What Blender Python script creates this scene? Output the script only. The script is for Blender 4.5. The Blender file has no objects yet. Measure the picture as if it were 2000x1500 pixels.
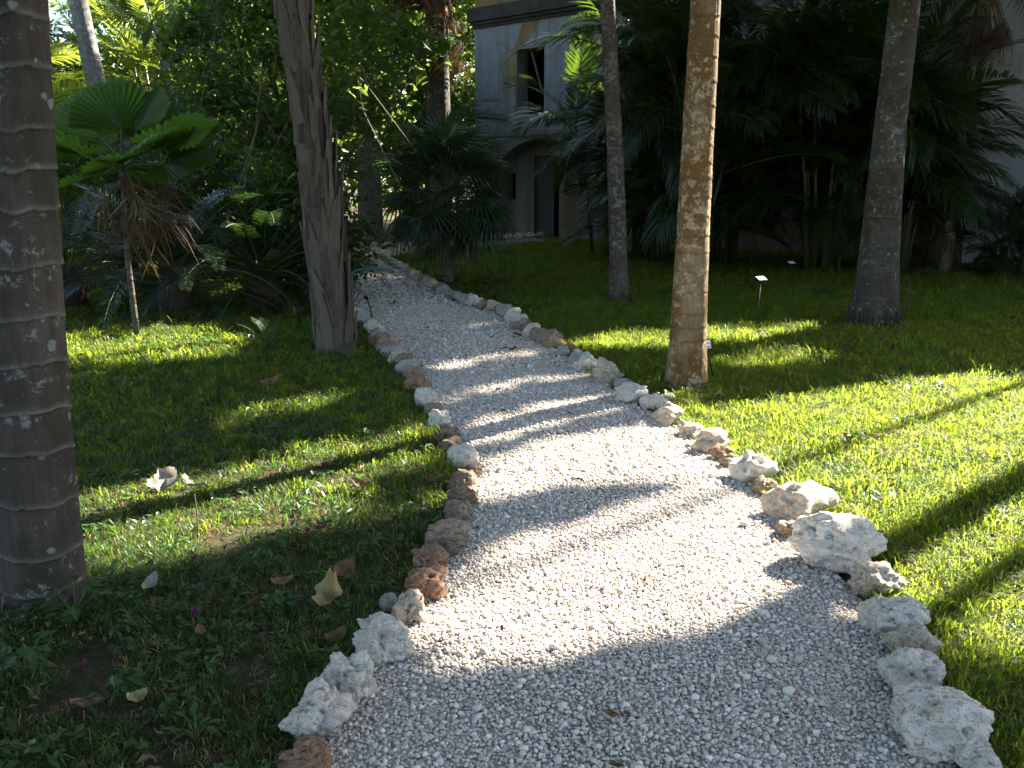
import bpy, bmesh, math, random
import numpy as np
from mathutils import Vector, Matrix, Euler, noise

random.seed(11)
rng = np.random.default_rng(11)
scene = bpy.context.scene
C = scene.collection
R = math.radians

# ------------------------------------------------------------------ camera, sky, sun, exposure
SUN_AZ, SUN_EL = 50.0, 35.0          # degrees: azimuth right of the view axis (+Y), elevation
cam_d = bpy.data.cameras.new('camera'); cam = bpy.data.objects.new('camera', cam_d); C.objects.link(cam)
cam.location = (0, 0, 1.6); cam.rotation_euler = (R(90 - 13.0), 0, 0)
cam_d.sensor_width = 36; cam_d.lens = 31.14; cam_d.clip_end = 600; cam_d.clip_start = 0.05
scene.camera = cam
world = bpy.data.worlds.new('World'); scene.world = world; world.use_nodes = True
wn = world.node_tree; wn.nodes.clear()
sky = wn.nodes.new('ShaderNodeTexSky'); sky.sky_type = 'NISHITA'; sky.sun_disc = False
sky.sun_elevation = R(SUN_EL); sky.sun_rotation = R(SUN_AZ); sky.air_density = 1.0; sky.dust_density = 1.2
bgn = wn.nodes.new('ShaderNodeBackground'); bgn.inputs['Strength'].default_value = 0.05
wo = wn.nodes.new('ShaderNodeOutputWorld')
wn.links.new(sky.outputs[0], bgn.inputs['Color']); wn.links.new(bgn.outputs[0], wo.inputs['Surface'])
sun_d = bpy.data.lights.new('sun', 'SUN'); sun_d.energy = 5.0; sun_d.angle = R(0.8); sun_d.color = (1.0, 0.93, 0.80)
sun = bpy.data.objects.new('sun', sun_d); C.objects.link(sun)
SUN = Vector((math.sin(R(SUN_AZ)) * math.cos(R(SUN_EL)), math.cos(R(SUN_AZ)) * math.cos(R(SUN_EL)), math.sin(R(SUN_EL))))
sun.rotation_euler = SUN.to_track_quat('Z', 'Y').to_euler(); sun.location = (12, 10, 14)
vs = scene.view_settings
vs.view_transform = 'Standard'; vs.look = 'None'; vs.exposure = 3.2; vs.gamma = 1.0; vs.use_curve_mapping = False
scene.render.engine = 'CYCLES'
cy = scene.cycles
cy.max_bounces = 5; cy.diffuse_bounces = 2; cy.glossy_bounces = 2; cy.transmission_bounces = 4; cy.transparent_max_bounces = 8
cy.caustics_reflective = False; cy.caustics_refractive = False; cy.use_denoising = True; cy.use_adaptive_sampling = True; cy.adaptive_threshold = .025

# ------------------------------------------------------------------ helpers: meshes and objects
def mesh_np(name, V, quads=None, tris=None, mats=(), qmat=None, tmat=None, smooth=False):
    V = np.asarray(V, dtype=np.float32)
    me = bpy.data.meshes.new(name)
    nq = 0 if quads is None else len(quads); ntr = 0 if tris is None else len(tris)
    idx = []; starts = []; mi = []
    if nq:
        q = np.asarray(quads, dtype=np.int32); idx.append(q.ravel()); starts.append(np.arange(nq) * 4)
        mi.append(np.zeros(nq, np.int32) if qmat is None else np.asarray(qmat, np.int32))
    if ntr:
        t = np.asarray(tris, dtype=np.int32); idx.append(t.ravel()); starts.append(nq * 4 + np.arange(ntr) * 3)
        mi.append(np.zeros(ntr, np.int32) if tmat is None else np.asarray(tmat, np.int32))
    idx = np.concatenate(idx); starts = np.concatenate(starts).astype(np.int32); mi = np.concatenate(mi)
    me.vertices.add(len(V)); me.vertices.foreach_set('co', V.ravel())
    me.loops.add(len(idx)); me.loops.foreach_set('vertex_index', idx)
    me.polygons.add(len(starts)); me.polygons.foreach_set('loop_start', starts)
    for m in mats: me.materials.append(m)
    me.polygons.foreach_set('material_index', mi)
    me.polygons.foreach_set('use_smooth', np.full(len(starts), smooth))
    me.update(calc_edges=True); me.validate()
    return me

class MB:
    """collects quads and triangles with a material slot each"""
    def __init__(s): s.v = []; s.q = []; s.t = []; s.qm = []; s.tm = []
    def add(s, V, quads=(), tris=(), m=0):
        o = len(s.v); s.v.extend([tuple(p) for p in V])
        for f in quads: s.q.append([i + o for i in f]); s.qm.append(m)
        for f in tris: s.t.append([i + o for i in f]); s.tm.append(m)
    def box(s, x0, x1, y0, y1, z0, z1, m=0):
        V = [(x0,y0,z0),(x1,y0,z0),(x1,y1,z0),(x0,y1,z0),(x0,y0,z1),(x1,y0,z1),(x1,y1,z1),(x0,y1,z1)]
        s.add(V, [(0,3,2,1),(4,5,6,7),(0,1,5,4),(1,2,6,5),(2,3,7,6),(3,0,4,7)], m=m)
    def tube(s, pts, rad, n=8, m=0, cap=True):
        pts = [Vector(p) for p in pts]; o = len(s.v); k = len(pts)
        for i, p in enumerate(pts):
            t = (pts[min(i+1,k-1)] - pts[max(i-1,0)]).normalized()
            a = Vector((0,1,0)) if abs(t.y) < .9 else Vector((1,0,0))
            u = t.cross(a).normalized(); w = t.cross(u)
            r = rad[i] if hasattr(rad, '__len__') else rad
            for j in range(n):
                th = 2*math.pi*j/n; q = p + (u*math.cos(th) + w*math.sin(th))*r
                s.v.append((q.x,q.y,q.z))
        for i in range(k-1):
            for j in range(n):
                s.q.append([o+i*n+j, o+i*n+(j+1)%n, o+(i+1)*n+(j+1)%n, o+(i+1)*n+j]); s.qm.append(m)
        if cap:
            for i, rev in ((0, True), (k-1, False)):
                c = len(s.v); s.v.append(tuple(pts[i]))
                for j in range(n):
                    a, b = o+i*n+j, o+i*n+(j+1)%n
                    s.t.append([c, b, a] if rev else [c, a, b]); s.tm.append(m)
    def mesh(s, name, mats, smooth=False):
        return mesh_np(name, s.v, s.q or None, s.t or None, mats, s.qm, s.tm, smooth)

def link(name, me, parent=None, loc=(0,0,0), rot=(0,0,0), scale=(1,1,1)):
    o = bpy.data.objects.new(name, me); C.objects.link(o)
    o.parent = parent; o.location = loc; o.rotation_euler = rot; o.scale = scale
    return o
def tag(o, label, cat, group=None):
    o['label'] = label; o['category'] = cat
    if group: o['group'] = group
    return o
def thing(name, label, cat, loc, group=None, rz=0):
    o = link(name, None, None, loc, (0,0,rz)); o.empty_display_size = .2
    return tag(o, label, cat, group)
def kind(o, k, label=None):
    o['kind'] = k
    if label: o['label'] = label
    return o

# ------------------------------------------------------------------ helpers: materials
class NT:
    def __init__(s, name):
        s.mat = bpy.data.materials.new(name); s.mat.use_nodes = True
        s.t = s.mat.node_tree; s.t.nodes.clear()
        s.out = s.t.nodes.new('ShaderNodeOutputMaterial')
    def n(s, typ, ins=None, **props):
        nd = s.t.nodes.new(typ)
        for k, v in props.items(): setattr(nd, k, v)
        for k, v in (ins or {}).items():
            sk = nd.inputs[k]
            if isinstance(v, bpy.types.NodeSocket): s.t.links.new(v, sk)
            elif isinstance(v, (tuple, list)) and len(v) == 3 and sk.type == 'RGBA': sk.default_value = (*v, 1)
            else: sk.default_value = v
        return nd
    def noise(s, scale, detail=4, rough=.6, vec=None, dist=0):
        return s.n('ShaderNodeTexNoise', {'Scale': scale, 'Detail': detail, 'Roughness': rough, 'Distortion': dist, **({'Vector': vec} if vec else {})}).outputs[0]
    def ramp(s, fac, a, b, ca=(0,0,0), cb=(1,1,1)):
        r = s.n('ShaderNodeValToRGB', {'Fac': fac}); e = r.color_ramp.elements
        e[0].position = a; e[0].color = (*ca, 1); e[1].position = b; e[1].color = (*cb, 1)
        return r.outputs[0]
    def mix(s, fac, a, b, mode='MIX'):
        return s.n('ShaderNodeMix', {0: fac, 6: a, 7: b}, data_type='RGBA', blend_type=mode).outputs[2]
    def math(s, op, a, b=0.0):
        return s.n('ShaderNodeMath', {0: a, 1: b}, operation=op).outputs[0]
    def obj(s): return s.n('ShaderNodeTexCoord').outputs['Object']
    def pos(s): return s.n('ShaderNodeNewGeometry').outputs['Position']
    def mapv(s, vec, scale): return s.n('ShaderNodeMapping', {'Vector': vec, 'Scale': scale}).outputs[0]
    def bump(s, h, strength=.5, dist=.01):
        return s.n('ShaderNodeBump', {'Height': h, 'Strength': strength, 'Distance': dist}).outputs[0]
    def done(s, col, rough=.8, spec=.3, normal=None, metal=0.0):
        b = s.n('ShaderNodeBsdfPrincipled', {'Base Color': col, 'Roughness': rough, 'Specular IOR Level': spec, 'Metallic': metal})
        if normal is not None: s.t.links.new(normal, b.inputs['Normal'])
        s.t.links.new(b.outputs[0], s.out.inputs[0]); return s.mat

def leaf_mat(name, a, b, trans, tf=.4, rough=.4, spec=.4, per_island=True, mottle=None):
    m = NT(name)
    r1 = m.n('ShaderNodeObjectInfo').outputs['Random']
    fac = r1
    if per_island:
        r2 = m.n('ShaderNodeNewGeometry').outputs['Random Per Island']
        fac = m.math('ADD', m.math('MULTIPLY', r1, .45), m.math('MULTIPLY', r2, .55))
    col = m.mix(fac, a, b)
    if mottle:
        ov = m.obj(); sy = m.n('ShaderNodeSeparateXYZ', {0: ov}).outputs
        col = m.mix(m.math('MULTIPLY', m.ramp(m.noise(45, 5, .7, ov), .5, .68), .8), col, mottle)
        vein = m.math('LESS_THAN', m.math('ABSOLUTE', m.math('SINE', m.math('MULTIPLY', m.math('SUBTRACT', sy[0], m.math('MULTIPLY', m.math('ABSOLUTE', sy[1]), .9)), 190.0))), .16)
        rib = m.math('LESS_THAN', m.math('ABSOLUTE', sy[1]), .0016)
        col = m.mix(m.math('MULTIPLY', m.math('MAXIMUM', vein, rib), .45), col, tuple(min(1, x*1.5) for x in b))
    tcol = m.mix(fac, trans, tuple(min(1, c*1.25) for c in trans))
    p = m.n('ShaderNodeBsdfPrincipled', {'Base Color': col, 'Roughness': rough, 'Specular IOR Level': spec})
    t = m.n('ShaderNodeBsdfTranslucent', {'Color': tcol})
    x = m.n('ShaderNodeMixShader', {0: tf, 1: p.outputs[0], 2: t.outputs[0]})
    m.t.links.new(x.outputs[0], m.out.inputs[0]); return m.mat

MAT = {}
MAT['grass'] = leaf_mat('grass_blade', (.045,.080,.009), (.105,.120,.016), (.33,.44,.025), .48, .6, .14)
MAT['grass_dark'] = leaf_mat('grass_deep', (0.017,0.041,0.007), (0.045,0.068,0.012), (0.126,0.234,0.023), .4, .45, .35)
MAT['grass_dry'] = leaf_mat('grass_dry', (.22,.17,.07), (.32,.25,.11), (.30,.22,.08), .3, .7, .2)
MAT['weed'] = leaf_mat('weed_leaf', (0.022,0.056,0.013), (0.038,0.075,0.015), (0.144,0.27,0.045), .35, .45, .4)
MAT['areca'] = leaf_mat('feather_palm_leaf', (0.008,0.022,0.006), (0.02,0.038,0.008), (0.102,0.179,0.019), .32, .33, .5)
MAT['areca_lit'] = leaf_mat('sun_toned_feather_palm_leaf', (0.034,0.071,0.013), (0.075,0.098,0.015), (0.288,0.36,0.036), .42, .35, .5)  # brighter copy of the palm leaf, sunlight put into its colour
MAT['fan'] = leaf_mat('fan_palm_leaf', (0.009,0.023,0.008), (0.018,0.036,0.012), (0.08,0.16,0.024), .28, .35, .5)
MAT['ruffled'] = leaf_mat('ruffled_fan_leaf', (0.015,0.045,0.01), (0.03,0.066,0.012), (0.176,0.32,0.032), .45, .4, .4)
MAT['cycad'] = leaf_mat('cycad_leaf', (0.007,0.018,0.007), (0.011,0.028,0.009), (0.048,0.104,0.016), .2, .28, .6)
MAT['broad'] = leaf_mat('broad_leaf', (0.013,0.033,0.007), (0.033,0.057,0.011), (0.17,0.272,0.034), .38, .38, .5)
MAT['broad_lit'] = leaf_mat('sun_toned_broad_leaf', (0.03,0.064,0.011), (0.068,0.098,0.015), (0.288,0.396,0.045), .45, .38, .5)  # lighter copy of the broad leaf with sunshine worked into the tone
MAT['dead'] = leaf_mat('dead_palm_leaf', (0.055,0.032,0.015), (0.101,0.063,0.032), (0.109,0.059,0.021), .25, .7, .2)
MAT['dead_pale'] = leaf_mat('withered_palm_leaf', (0.156,0.12,0.072), (0.216,0.168,0.102), (0.204,0.144,0.072), .3, .7, .2)
MAT['redleaf'] = leaf_mat('rusty_dry_leaf', (0.084,0.03,0.018), (0.132,0.054,0.03), (0.18,0.06,0.024), .3, .6, .3)

def simple(name, col, rough=.7, spec=.3, var=.25, scale=40, bump=0.0, bd=.005, metal=0):
    m = NT(name); v = m.obj(); f = m.noise(scale, 5, .65, v)
    c = m.mix(f, tuple(x*(1-var) for x in col), tuple(min(1,x*(1+var)) for x in col))
    return m.done(c, rough, spec, m.bump(f, bump, bd) if bump else None, metal)
MAT['rachis'] = simple('palm_leaf_stalk', (0.062,0.071,0.022), .5, .4)
MAT['rachis_dead'] = simple('dead_leaf_stalk', (0.136,0.093,0.05), .7, .2)
MAT['cane'] = simple('palm_cane', (0.041,0.045,0.02), .5, .4, .35, 6)
MAT['bark_dark'] = simple('dark_bark', (0.046,0.037,0.028), .9, .2, .45, 14, .7, .02)
MAT['vine'] = simple('bare_vine', (0.149,0.124,0.093), .9, .2, .3, 30)
MAT['petal'] = leaf_mat('magenta_petal', (0.112,0.011,0.063), (0.156,0.022,0.097), (0.167,0.022,0.089), .35, .6, .2)
MAT['yellowleaf'] = leaf_mat('fallen_yellow_leaf', (.29,.235,.12), (.33,.27,.15), (.40,.30,.11), .4, .6, .25, mottle=(.16,.10,.045))
MAT['brownleaf'] = leaf_mat('fallen_brown_leaf', (0.124,0.074,0.04), (0.186,0.124,0.068), (0.186,0.099,0.043), .25, .7, .2, mottle=(.06,.035,.02))
MAT['paleleaf'] = leaf_mat('fallen_pale_leaf', (0.258,0.238,0.208), (0.307,0.288,0.248), (0.223,0.189,0.139), .3, .7, .2, mottle=(0.136,0.104,0.072))
MAT['lamp'] = simple('blue_green_patina', (0.035,0.075,0.075), .5, .4, .3, 30, .3, .002)
MAT['iron'] = simple('black_iron', (.008,.009,.009), .7, .2, .3, 60)
MAT['stick'] = simple('dry_stick', (.11,.075,.045), .9, .2)

# ground soil with thatch
m = NT('lawn_soil'); v = m.pos()
n1 = m.noise(.9, 5, .6, v); n2 = m.noise(26, 6, .75, v); n3 = m.noise(160, 4, .7, v)
c = m.mix(m.ramp(n1, .38, .62), (.050,.034,.020), (.030,.038,.012))
c = m.mix(m.ramp(n2, .45, .75), c, (.13,.095,.05))
MAT['soil'] = m.done(c, .95, .15, m.bump(m.math('ADD', n2, n3), .9, .02))
# fine gravel bed below the loose stones
m = NT('gravel_bed'); v = m.pos()
vo = m.n('ShaderNodeTexVoronoi', {'Vector': v, 'Scale': 55.0, 'Randomness': 1.0})
rnd = m.n('ShaderNodeSeparateColor', {0: vo.outputs['Color']}).outputs[0]
c = m.mix(rnd, (.42,.37,.32), (.68,.62,.55))
c = m.mix(m.ramp(vo.outputs['Distance'], .25, .6), c, (.24,.21,.18))
hgt = m.math('SUBTRACT', 1.0, vo.outputs['Distance'])
MAT['gravel_bed'] = m.done(c, .9, .2, m.bump(hgt, 1.0, .012))
# loose pebbles, each its own shade
m = NT('limestone_pebble'); r = m.n('ShaderNodeObjectInfo').outputs['Random']
rr = m.n('ShaderNodeValToRGB', {'Fac': r}); e = rr.color_ramp
e.elements[0].position = 0; e.elements[0].color = (.33,.28,.235,1)
e.elements[1].position = 1; e.elements[1].color = (.76,.72,.66,1)
for p_, c_ in ((.12,(.46,.385,.32,1)), (.35,(.59,.52,.45,1)), (.45,(.46,.42,.40,1)), (.52,(.42,.33,.285,1)), (.56,(.58,.52,.46,1)), (.7,(.67,.605,.53,1)), (.76,(.50,.37,.31,1)), (.80,(.60,.50,.41,1)), (.86,(.70,.64,.575,1))):
    q = e.elements.new(p_); q.color = c_
nn = m.noise(90, 4, .7, m.obj())
c = m.mix(m.math('MULTIPLY', nn, .4), rr.outputs[0], (.52,.45,.38))
wp = m.noise(1.3, 4, .6, m.pos()); c = m.mix(m.math('MULTIPLY', m.ramp(wp, .5, .75), .28), c, (.40,.33,.26))
MAT['pebble'] = m.done(c, .85, .25, m.bump(nn, .35, .003))

def stone_mat(name, base, cream, rust, amt):
    m = NT(name); v = m.obj()
    rv = m.n('ShaderNodeObjectInfo').outputs['Random']
    vv = m.n('ShaderNodeVectorMath', {0: v, 1: m.n('ShaderNodeCombineXYZ', {0: m.math('MULTIPLY', rv, 37.0), 1: rv, 2: m.math('MULTIPLY', rv, 11.0)}).outputs[0]}, operation='ADD').outputs[0]
    n1 = m.noise(9, 6, .65, vv); n2 = m.noise(38, 6, .7, vv); n3 = m.noise(14, 5, .6, vv, .8)
    c = m.mix(m.ramp(n1, .35, .65), base, cream)
    c = m.mix(m.math('MULTIPLY', m.ramp(n3, .62 - amt*.35, .74 - amt*.25), .9), c, rust)
    c = m.mix(m.math('MULTIPLY', m.ramp(n2, .58, .75), .25), c, tuple(x*.35 for x in rust))
    vo = m.n('ShaderNodeTexVoronoi', {'Vector': vv, 'Scale': 34.0})
    pit = m.ramp(vo.outputs['Distance'], .08, .26)
    c = m.mix(pit, tuple(x*.3 for x in rust), c)
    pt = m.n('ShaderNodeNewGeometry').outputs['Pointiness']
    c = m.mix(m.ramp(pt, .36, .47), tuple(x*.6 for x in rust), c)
    h = m.math('ADD', m.math('MULTIPLY', n2, 1.0), m.math('MULTIPLY', pit, .5))
    return m.done(c, .92, .2, m.bump(h, .85, .012))
MAT['st_w'] = stone_mat('white_limestone', (0.699,0.66,0.599), (0.579,0.5,0.41), (0.36,0.22,0.12), .24)
MAT['st_c'] = stone_mat('cream_limestone', (0.552,0.499,0.419), (0.446,0.374,0.285), (0.321,0.178,0.089), .34)
MAT['st_g'] = stone_mat('grey_limestone', (0.41,0.401,0.383), (0.339,0.312,0.277), (0.213,0.151,0.099), .2)
MAT['st_t'] = stone_mat('tan_limestone', (0.35,0.289,0.22), (0.274,0.205,0.144), (0.205,0.106,0.057), .35)
MAT['st_b'] = stone_mat('brown_limestone', (0.228,0.167,0.122), (0.289,0.236,0.182), (0.144,0.072,0.038), .5)
MAT['st_r'] = stone_mat('rusty_limestone', (0.304,0.19,0.122), (0.35,0.251,0.182), (0.228,0.091,0.046), .55)

def trunk_mat(name, base, alt, ringc, lichen, lich_amt, moss=None, moss_amt=0.0, streak=8.0, blotch=.3):
    m = NT(name); v = m.obj()
    at = m.n('ShaderNodeAttribute', attribute_name='ring').outputs['Fac']; at2 = m.n('ShaderNodeAttribute', attribute_name='crack').outputs['Fac']
    st = m.noise(streak, 5, .65, m.mapv(v, (6, 6, .5)))
    n1 = m.noise(4, 5, .6, v); fib = m.noise(60, 4, .7, m.mapv(v, (3, 3, .25)))
    c = m.mix(m.ramp(st, .35, .7), base, alt)
    c = m.mix(m.math('MULTIPLY', m.ramp(n1, .4, .65), .75), c, tuple(x*.5 for x in base))
    c = m.mix(m.math('MULTIPLY', m.ramp(m.noise(9, 6, .75, m.mapv(v, (4, 4, .35))), .56, .66), .7), c, tuple(x*.4 for x in base))
    if moss: c = m.mix(m.ramp(m.noise(3.2, 5, .65, m.mapv(v, (1,1,.45))), .62-moss_amt*.3, .70-moss_amt*.2), c, moss)
    c = m.mix(m.math('MULTIPLY', at, .85), c, ringc); c = m.mix(m.math('MULTIPLY', at2, .35), c, tuple(x*.35 for x in base))
    dn = m.n('ShaderNodeTexNoise', {'Scale': 22.0, 'Detail': 4.0, 'Vector': v}).outputs['Color']
    vd = m.n('ShaderNodeVectorMath', {0: v, 1: m.n('ShaderNodeVectorMath', {0: dn, 'Scale': .05}, operation='SCALE').outputs[0]}, operation='ADD').outputs[0]
    vo = m.n('ShaderNodeTexVoronoi', {'Vector': vd, 'Scale': 22.0})
    sp = m.n('ShaderNodeSeparateColor', {0: vo.outputs['Color']})
    on = m.math('LESS_THAN', sp.outputs[0], lich_amt)
    sz = m.math('ADD', vo.outputs['Distance'], m.math('MULTIPLY', sp.outputs[1], .35))
    spot = m.math('MULTIPLY', on, m.ramp(sz, .34, .5, (1,1,1), (0,0,0)))
    big = m.noise(2.6, 3, .5, v)
    blot = m.ramp(m.math('ADD', m.noise(17, 8, .78, vd), m.math('MULTIPLY', big, .35)), .78 - blotch*.22, .83 - blotch*.2)
    spk = m.math('MULTIPLY', m.ramp(m.noise(75, 4, .7, v), .66, .72), m.ramp(m.noise(4.5, 4, .6, v), .46, .6))
    spot2 = m.math('MAXIMUM', blot, m.math('MULTIPLY', spk, .8))
    c = m.mix(m.math('MAXIMUM', spot, spot2), c, lichen)
    h = m.math('ADD', m.math('MULTIPLY', fib, .7), m.math('MULTIPLY', n1, .4))
    return m.done(c, .9, .2, m.bump(h, .7, .012))
MAT['tr_grey'] = trunk_mat('grey_ringed_bark', (.062,.047,.037), (.088,.071,.058), (.185,.170,.148), (.17,.17,.152), .12, (.036,.033,.021), .4, blotch=.10)
MAT['tr_ochre'] = trunk_mat('ochre_mossy_bark', (.20,.145,.085), (.25,.19,.115), (.07,.045,.022), (.32,.25,.155), .06, (.125,.066,.02), .8, blotch=.33)
MAT['tr_brown'] = trunk_mat('brown_lichen_bark', (0.065,0.055,0.043), (0.085,0.075,0.06), (0.105,0.095,0.075), (0.2,0.195,0.175), .08, (0.043,0.033,0.015), .5, blotch=.12)
MAT['tr_close'] = trunk_mat('closely_ringed_bark', (0.075,0.06,0.045), (0.1,0.083,0.065), (0.14,0.125,0.1), (0.17,0.16,0.14), .05, (0.04,0.037,0.02), .2)
MAT['tr_pale'] = trunk_mat('pale_ringed_bark', (0.189,0.182,0.175), (0.245,0.238,0.224), (0.119,0.108,0.098), (0.315,0.308,0.294), .2)
m = NT('shaggy_bark'); v = m.obj(); rn = m.n('ShaderNodeObjectInfo').outputs['Random']
f = m.noise(30, 5, .7, m.mapv(v, (3, 3, .22))); n1 = m.noise(5, 5, .6, v)
c = m.mix(m.ramp(f, .3, .7), (.036,.026,.019), (.115,.094,.075)); c = m.mix(m.math('MULTIPLY', m.ramp(rn, .35, 1.0), .75), c, (.155,.13,.105)); c = m.mix(m.ramp(rn, .0, .3, (.6,.6,.6), (0,0,0)), c, (.03,.022,.016))
c = m.mix(m.math('MULTIPLY', m.ramp(n1, .55, .7), .6), c, (.085,.045,.024))
c = m.mix(m.ramp(m.noise(40, 3, .6, v), .68, .74), c, (.18,.17,.155))
MAT['tr_shag'] = m.done(c, .92, .15, m.bump(f, .9, .015))

def stucco(name, a, b, ochre, oamt, grime):
    m = NT(name); v = m.obj()
    n1 = m.noise(.55, 6, .62, v); n2 = m.noise(2.2, 6, .7, v); st = m.noise(1.6, 6, .7, m.mapv(v, (2.4, 2.4, .16)))
    c = m.mix(m.ramp(n2, .35, .65), a, b)
    c = m.mix(m.ramp(n1, .60-oamt*.3, .66-oamt*.25), c, ochre)
    c = m.mix(m.math('MULTIPLY', m.ramp(st, .48, .68), .75), c, grime)
    h = m.math('ADD', n2, m.math('MULTIPLY', m.noise(30, 5, .7, v), .4))
    return m.done(c, .95, .1, m.bump(h, .6, .04))
MAT['stucco'] = stucco('weathered_blue_white_stucco', (0.25,0.26,0.28), (0.2,0.205,0.215), (0.21,0.155,0.08), .12, (0.1,0.095,0.085))
MAT['stucco_wing'] = stucco('paler_wing_stucco', (.46,.48,.52), (.38,.39,.41), (.33,.26,.16), .1, (.18,.16,.14))  # paler tones for the wing wall
MAT['stucco_in'] = stucco('weathered_beige_stucco', (0.22,0.205,0.18), (0.18,0.17,0.15), (0.17,0.13,0.08), .15, (0.085,0.075,0.06))
MAT['stucco_top'] = stucco('stained_ochre_stucco', (0.2,0.18,0.15), (0.17,0.145,0.11), (0.2,0.125,0.055), .55, (0.07,0.06,0.05))
MAT['stucco_low'] = stucco('grimy_shaded_ochre_stucco', (0.15,0.125,0.09), (0.12,0.1,0.075), (0.16,0.11,0.06), .35, (0.03,0.028,0.022))  # ochre with grime, darkened further to stand in for shade
MAT['ochre'] = stucco('bare_ochre_render', (0.23,0.165,0.08), (0.2,0.14,0.065), (0.25,0.19,0.1), .2, (0.13,0.09,0.05))
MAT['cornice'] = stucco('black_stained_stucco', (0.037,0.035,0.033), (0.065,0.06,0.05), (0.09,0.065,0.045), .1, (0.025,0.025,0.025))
MAT['door'] = simple('grey_blue_door_boards', (0.064,0.076,0.08), .7, .3, .25, 8)

# ------------------------------------------------------------------ the ground, the path and the lawn
LE = np.array([(.2,-.66),(2.2,-.52),(2.5,-.44),(2.76,-.36),(3.1,-.30),(3.5,-.24),(4.0,-.19),(4.8,-.20),(5.3,-.33),(5.9,-.46),(6.7,-.65),(7.5,-.85),(8.1,-1.06),(9.0,-1.30),(10.0,-1.64),(11.3,-2.1),(12.6,-2.65),(15.9,-3.7),(19.9,-5.2)])
RE = np.array([(.2,1.1),(2.2,1.17),(2.55,1.2),(2.95,1.28),(3.5,1.25),(4.05,1.27),(4.6,1.2),(5.16,1.1),(5.75,.98),(6.3,.8),(6.95,.65),(7.43,.55),(8.06,.42),(8.9,.2),(9.77,0.),(10.7,-.17),(11.5,-.64),(12.2,-.96),(13.5,-1.3),(14.6,-1.67),(16.,-2.1),(17.5,-2.56),(18.3,-2.8),(19.9,-2.35)])
CROSS = [(-15.,23.8),(-9.,22.4),(-6.5,21.4),(-4.2,20.6),(-2.6,20.35),(-1.2,21.9),(.3,23.6),(1.0,24.2)]
def edge_l(y): return np.interp(y, LE[:,0], LE[:,1])
def edge_r(y): return np.interp(y, RE[:,0], RE[:,1])
def cross_dist(x, y):
    d = np.full(np.shape(x), 1e9)
    for (ax, ay), (bx, by) in zip(CROSS[:-1], CROSS[1:]):
        vx, vy = bx-ax, by-ay; t = np.clip(((x-ax)*vx + (y-ay)*vy)/(vx*vx+vy*vy), 0, 1)
        d = np.minimum(d, np.hypot(x-ax-t*vx, y-ay-t*vy))
    return d
def on_path(x, y, grow=0.0):
    main = (y < 19.9) & (x > edge_l(y) - grow) & (x < edge_r(y) + grow)
    return main | (cross_dist(x, y) < .72 + grow)

g = MB(); g.add([(-150,-60,0),(150,-60,0),(150,240,0),(-150,240,0)], [(0,1,2,3)])
kind(link('ground', g.mesh('ground', [MAT['soil']])), 'structure')
g = MB(); ys = np.arange(.2, 19.91, .1)
V = []
for y in ys:
    a, b = float(edge_l(y)) - .09, float(edge_r(y)) + .09
    for t in np.linspace(0, 1, 9):
        x = a + (b-a)*t
        V.append((x, y, .004 + .010*math.sin(math.pi*t) + .008*(noise.noise((x*2.2, y*2.2, 0)) + .5)))
g.add(V, [(i*9+j, i*9+j+1, (i+1)*9+j+1, (i+1)*9+j) for i in range(len(ys)-1) for j in range(8)])
pth = kind(link('gravel_path', g.mesh('gravel_path', [MAT['gravel_bed']], True)), 'structure')
g = MB(); V = []
cp = [Vector((*p, 0)) for p in CROSS]
for i, p in enumerate(cp):
    t = (cp[min(i+1, len(cp)-1)] - cp[max(i-1, 0)]).normalized(); nrm = Vector((-t.y, t.x, 0))
    V += [p + nrm*.74 + Vector((0,0,.028)), p - nrm*.74 + Vector((0,0,.028))]
g.add(V, [(2*i, 2*i+1, 2*i+3, 2*i+2) for i in range(len(cp)-1)])
kind(link('cross_path', g.mesh('cross_path', [MAT['gravel_bed']])), 'structure')

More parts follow.
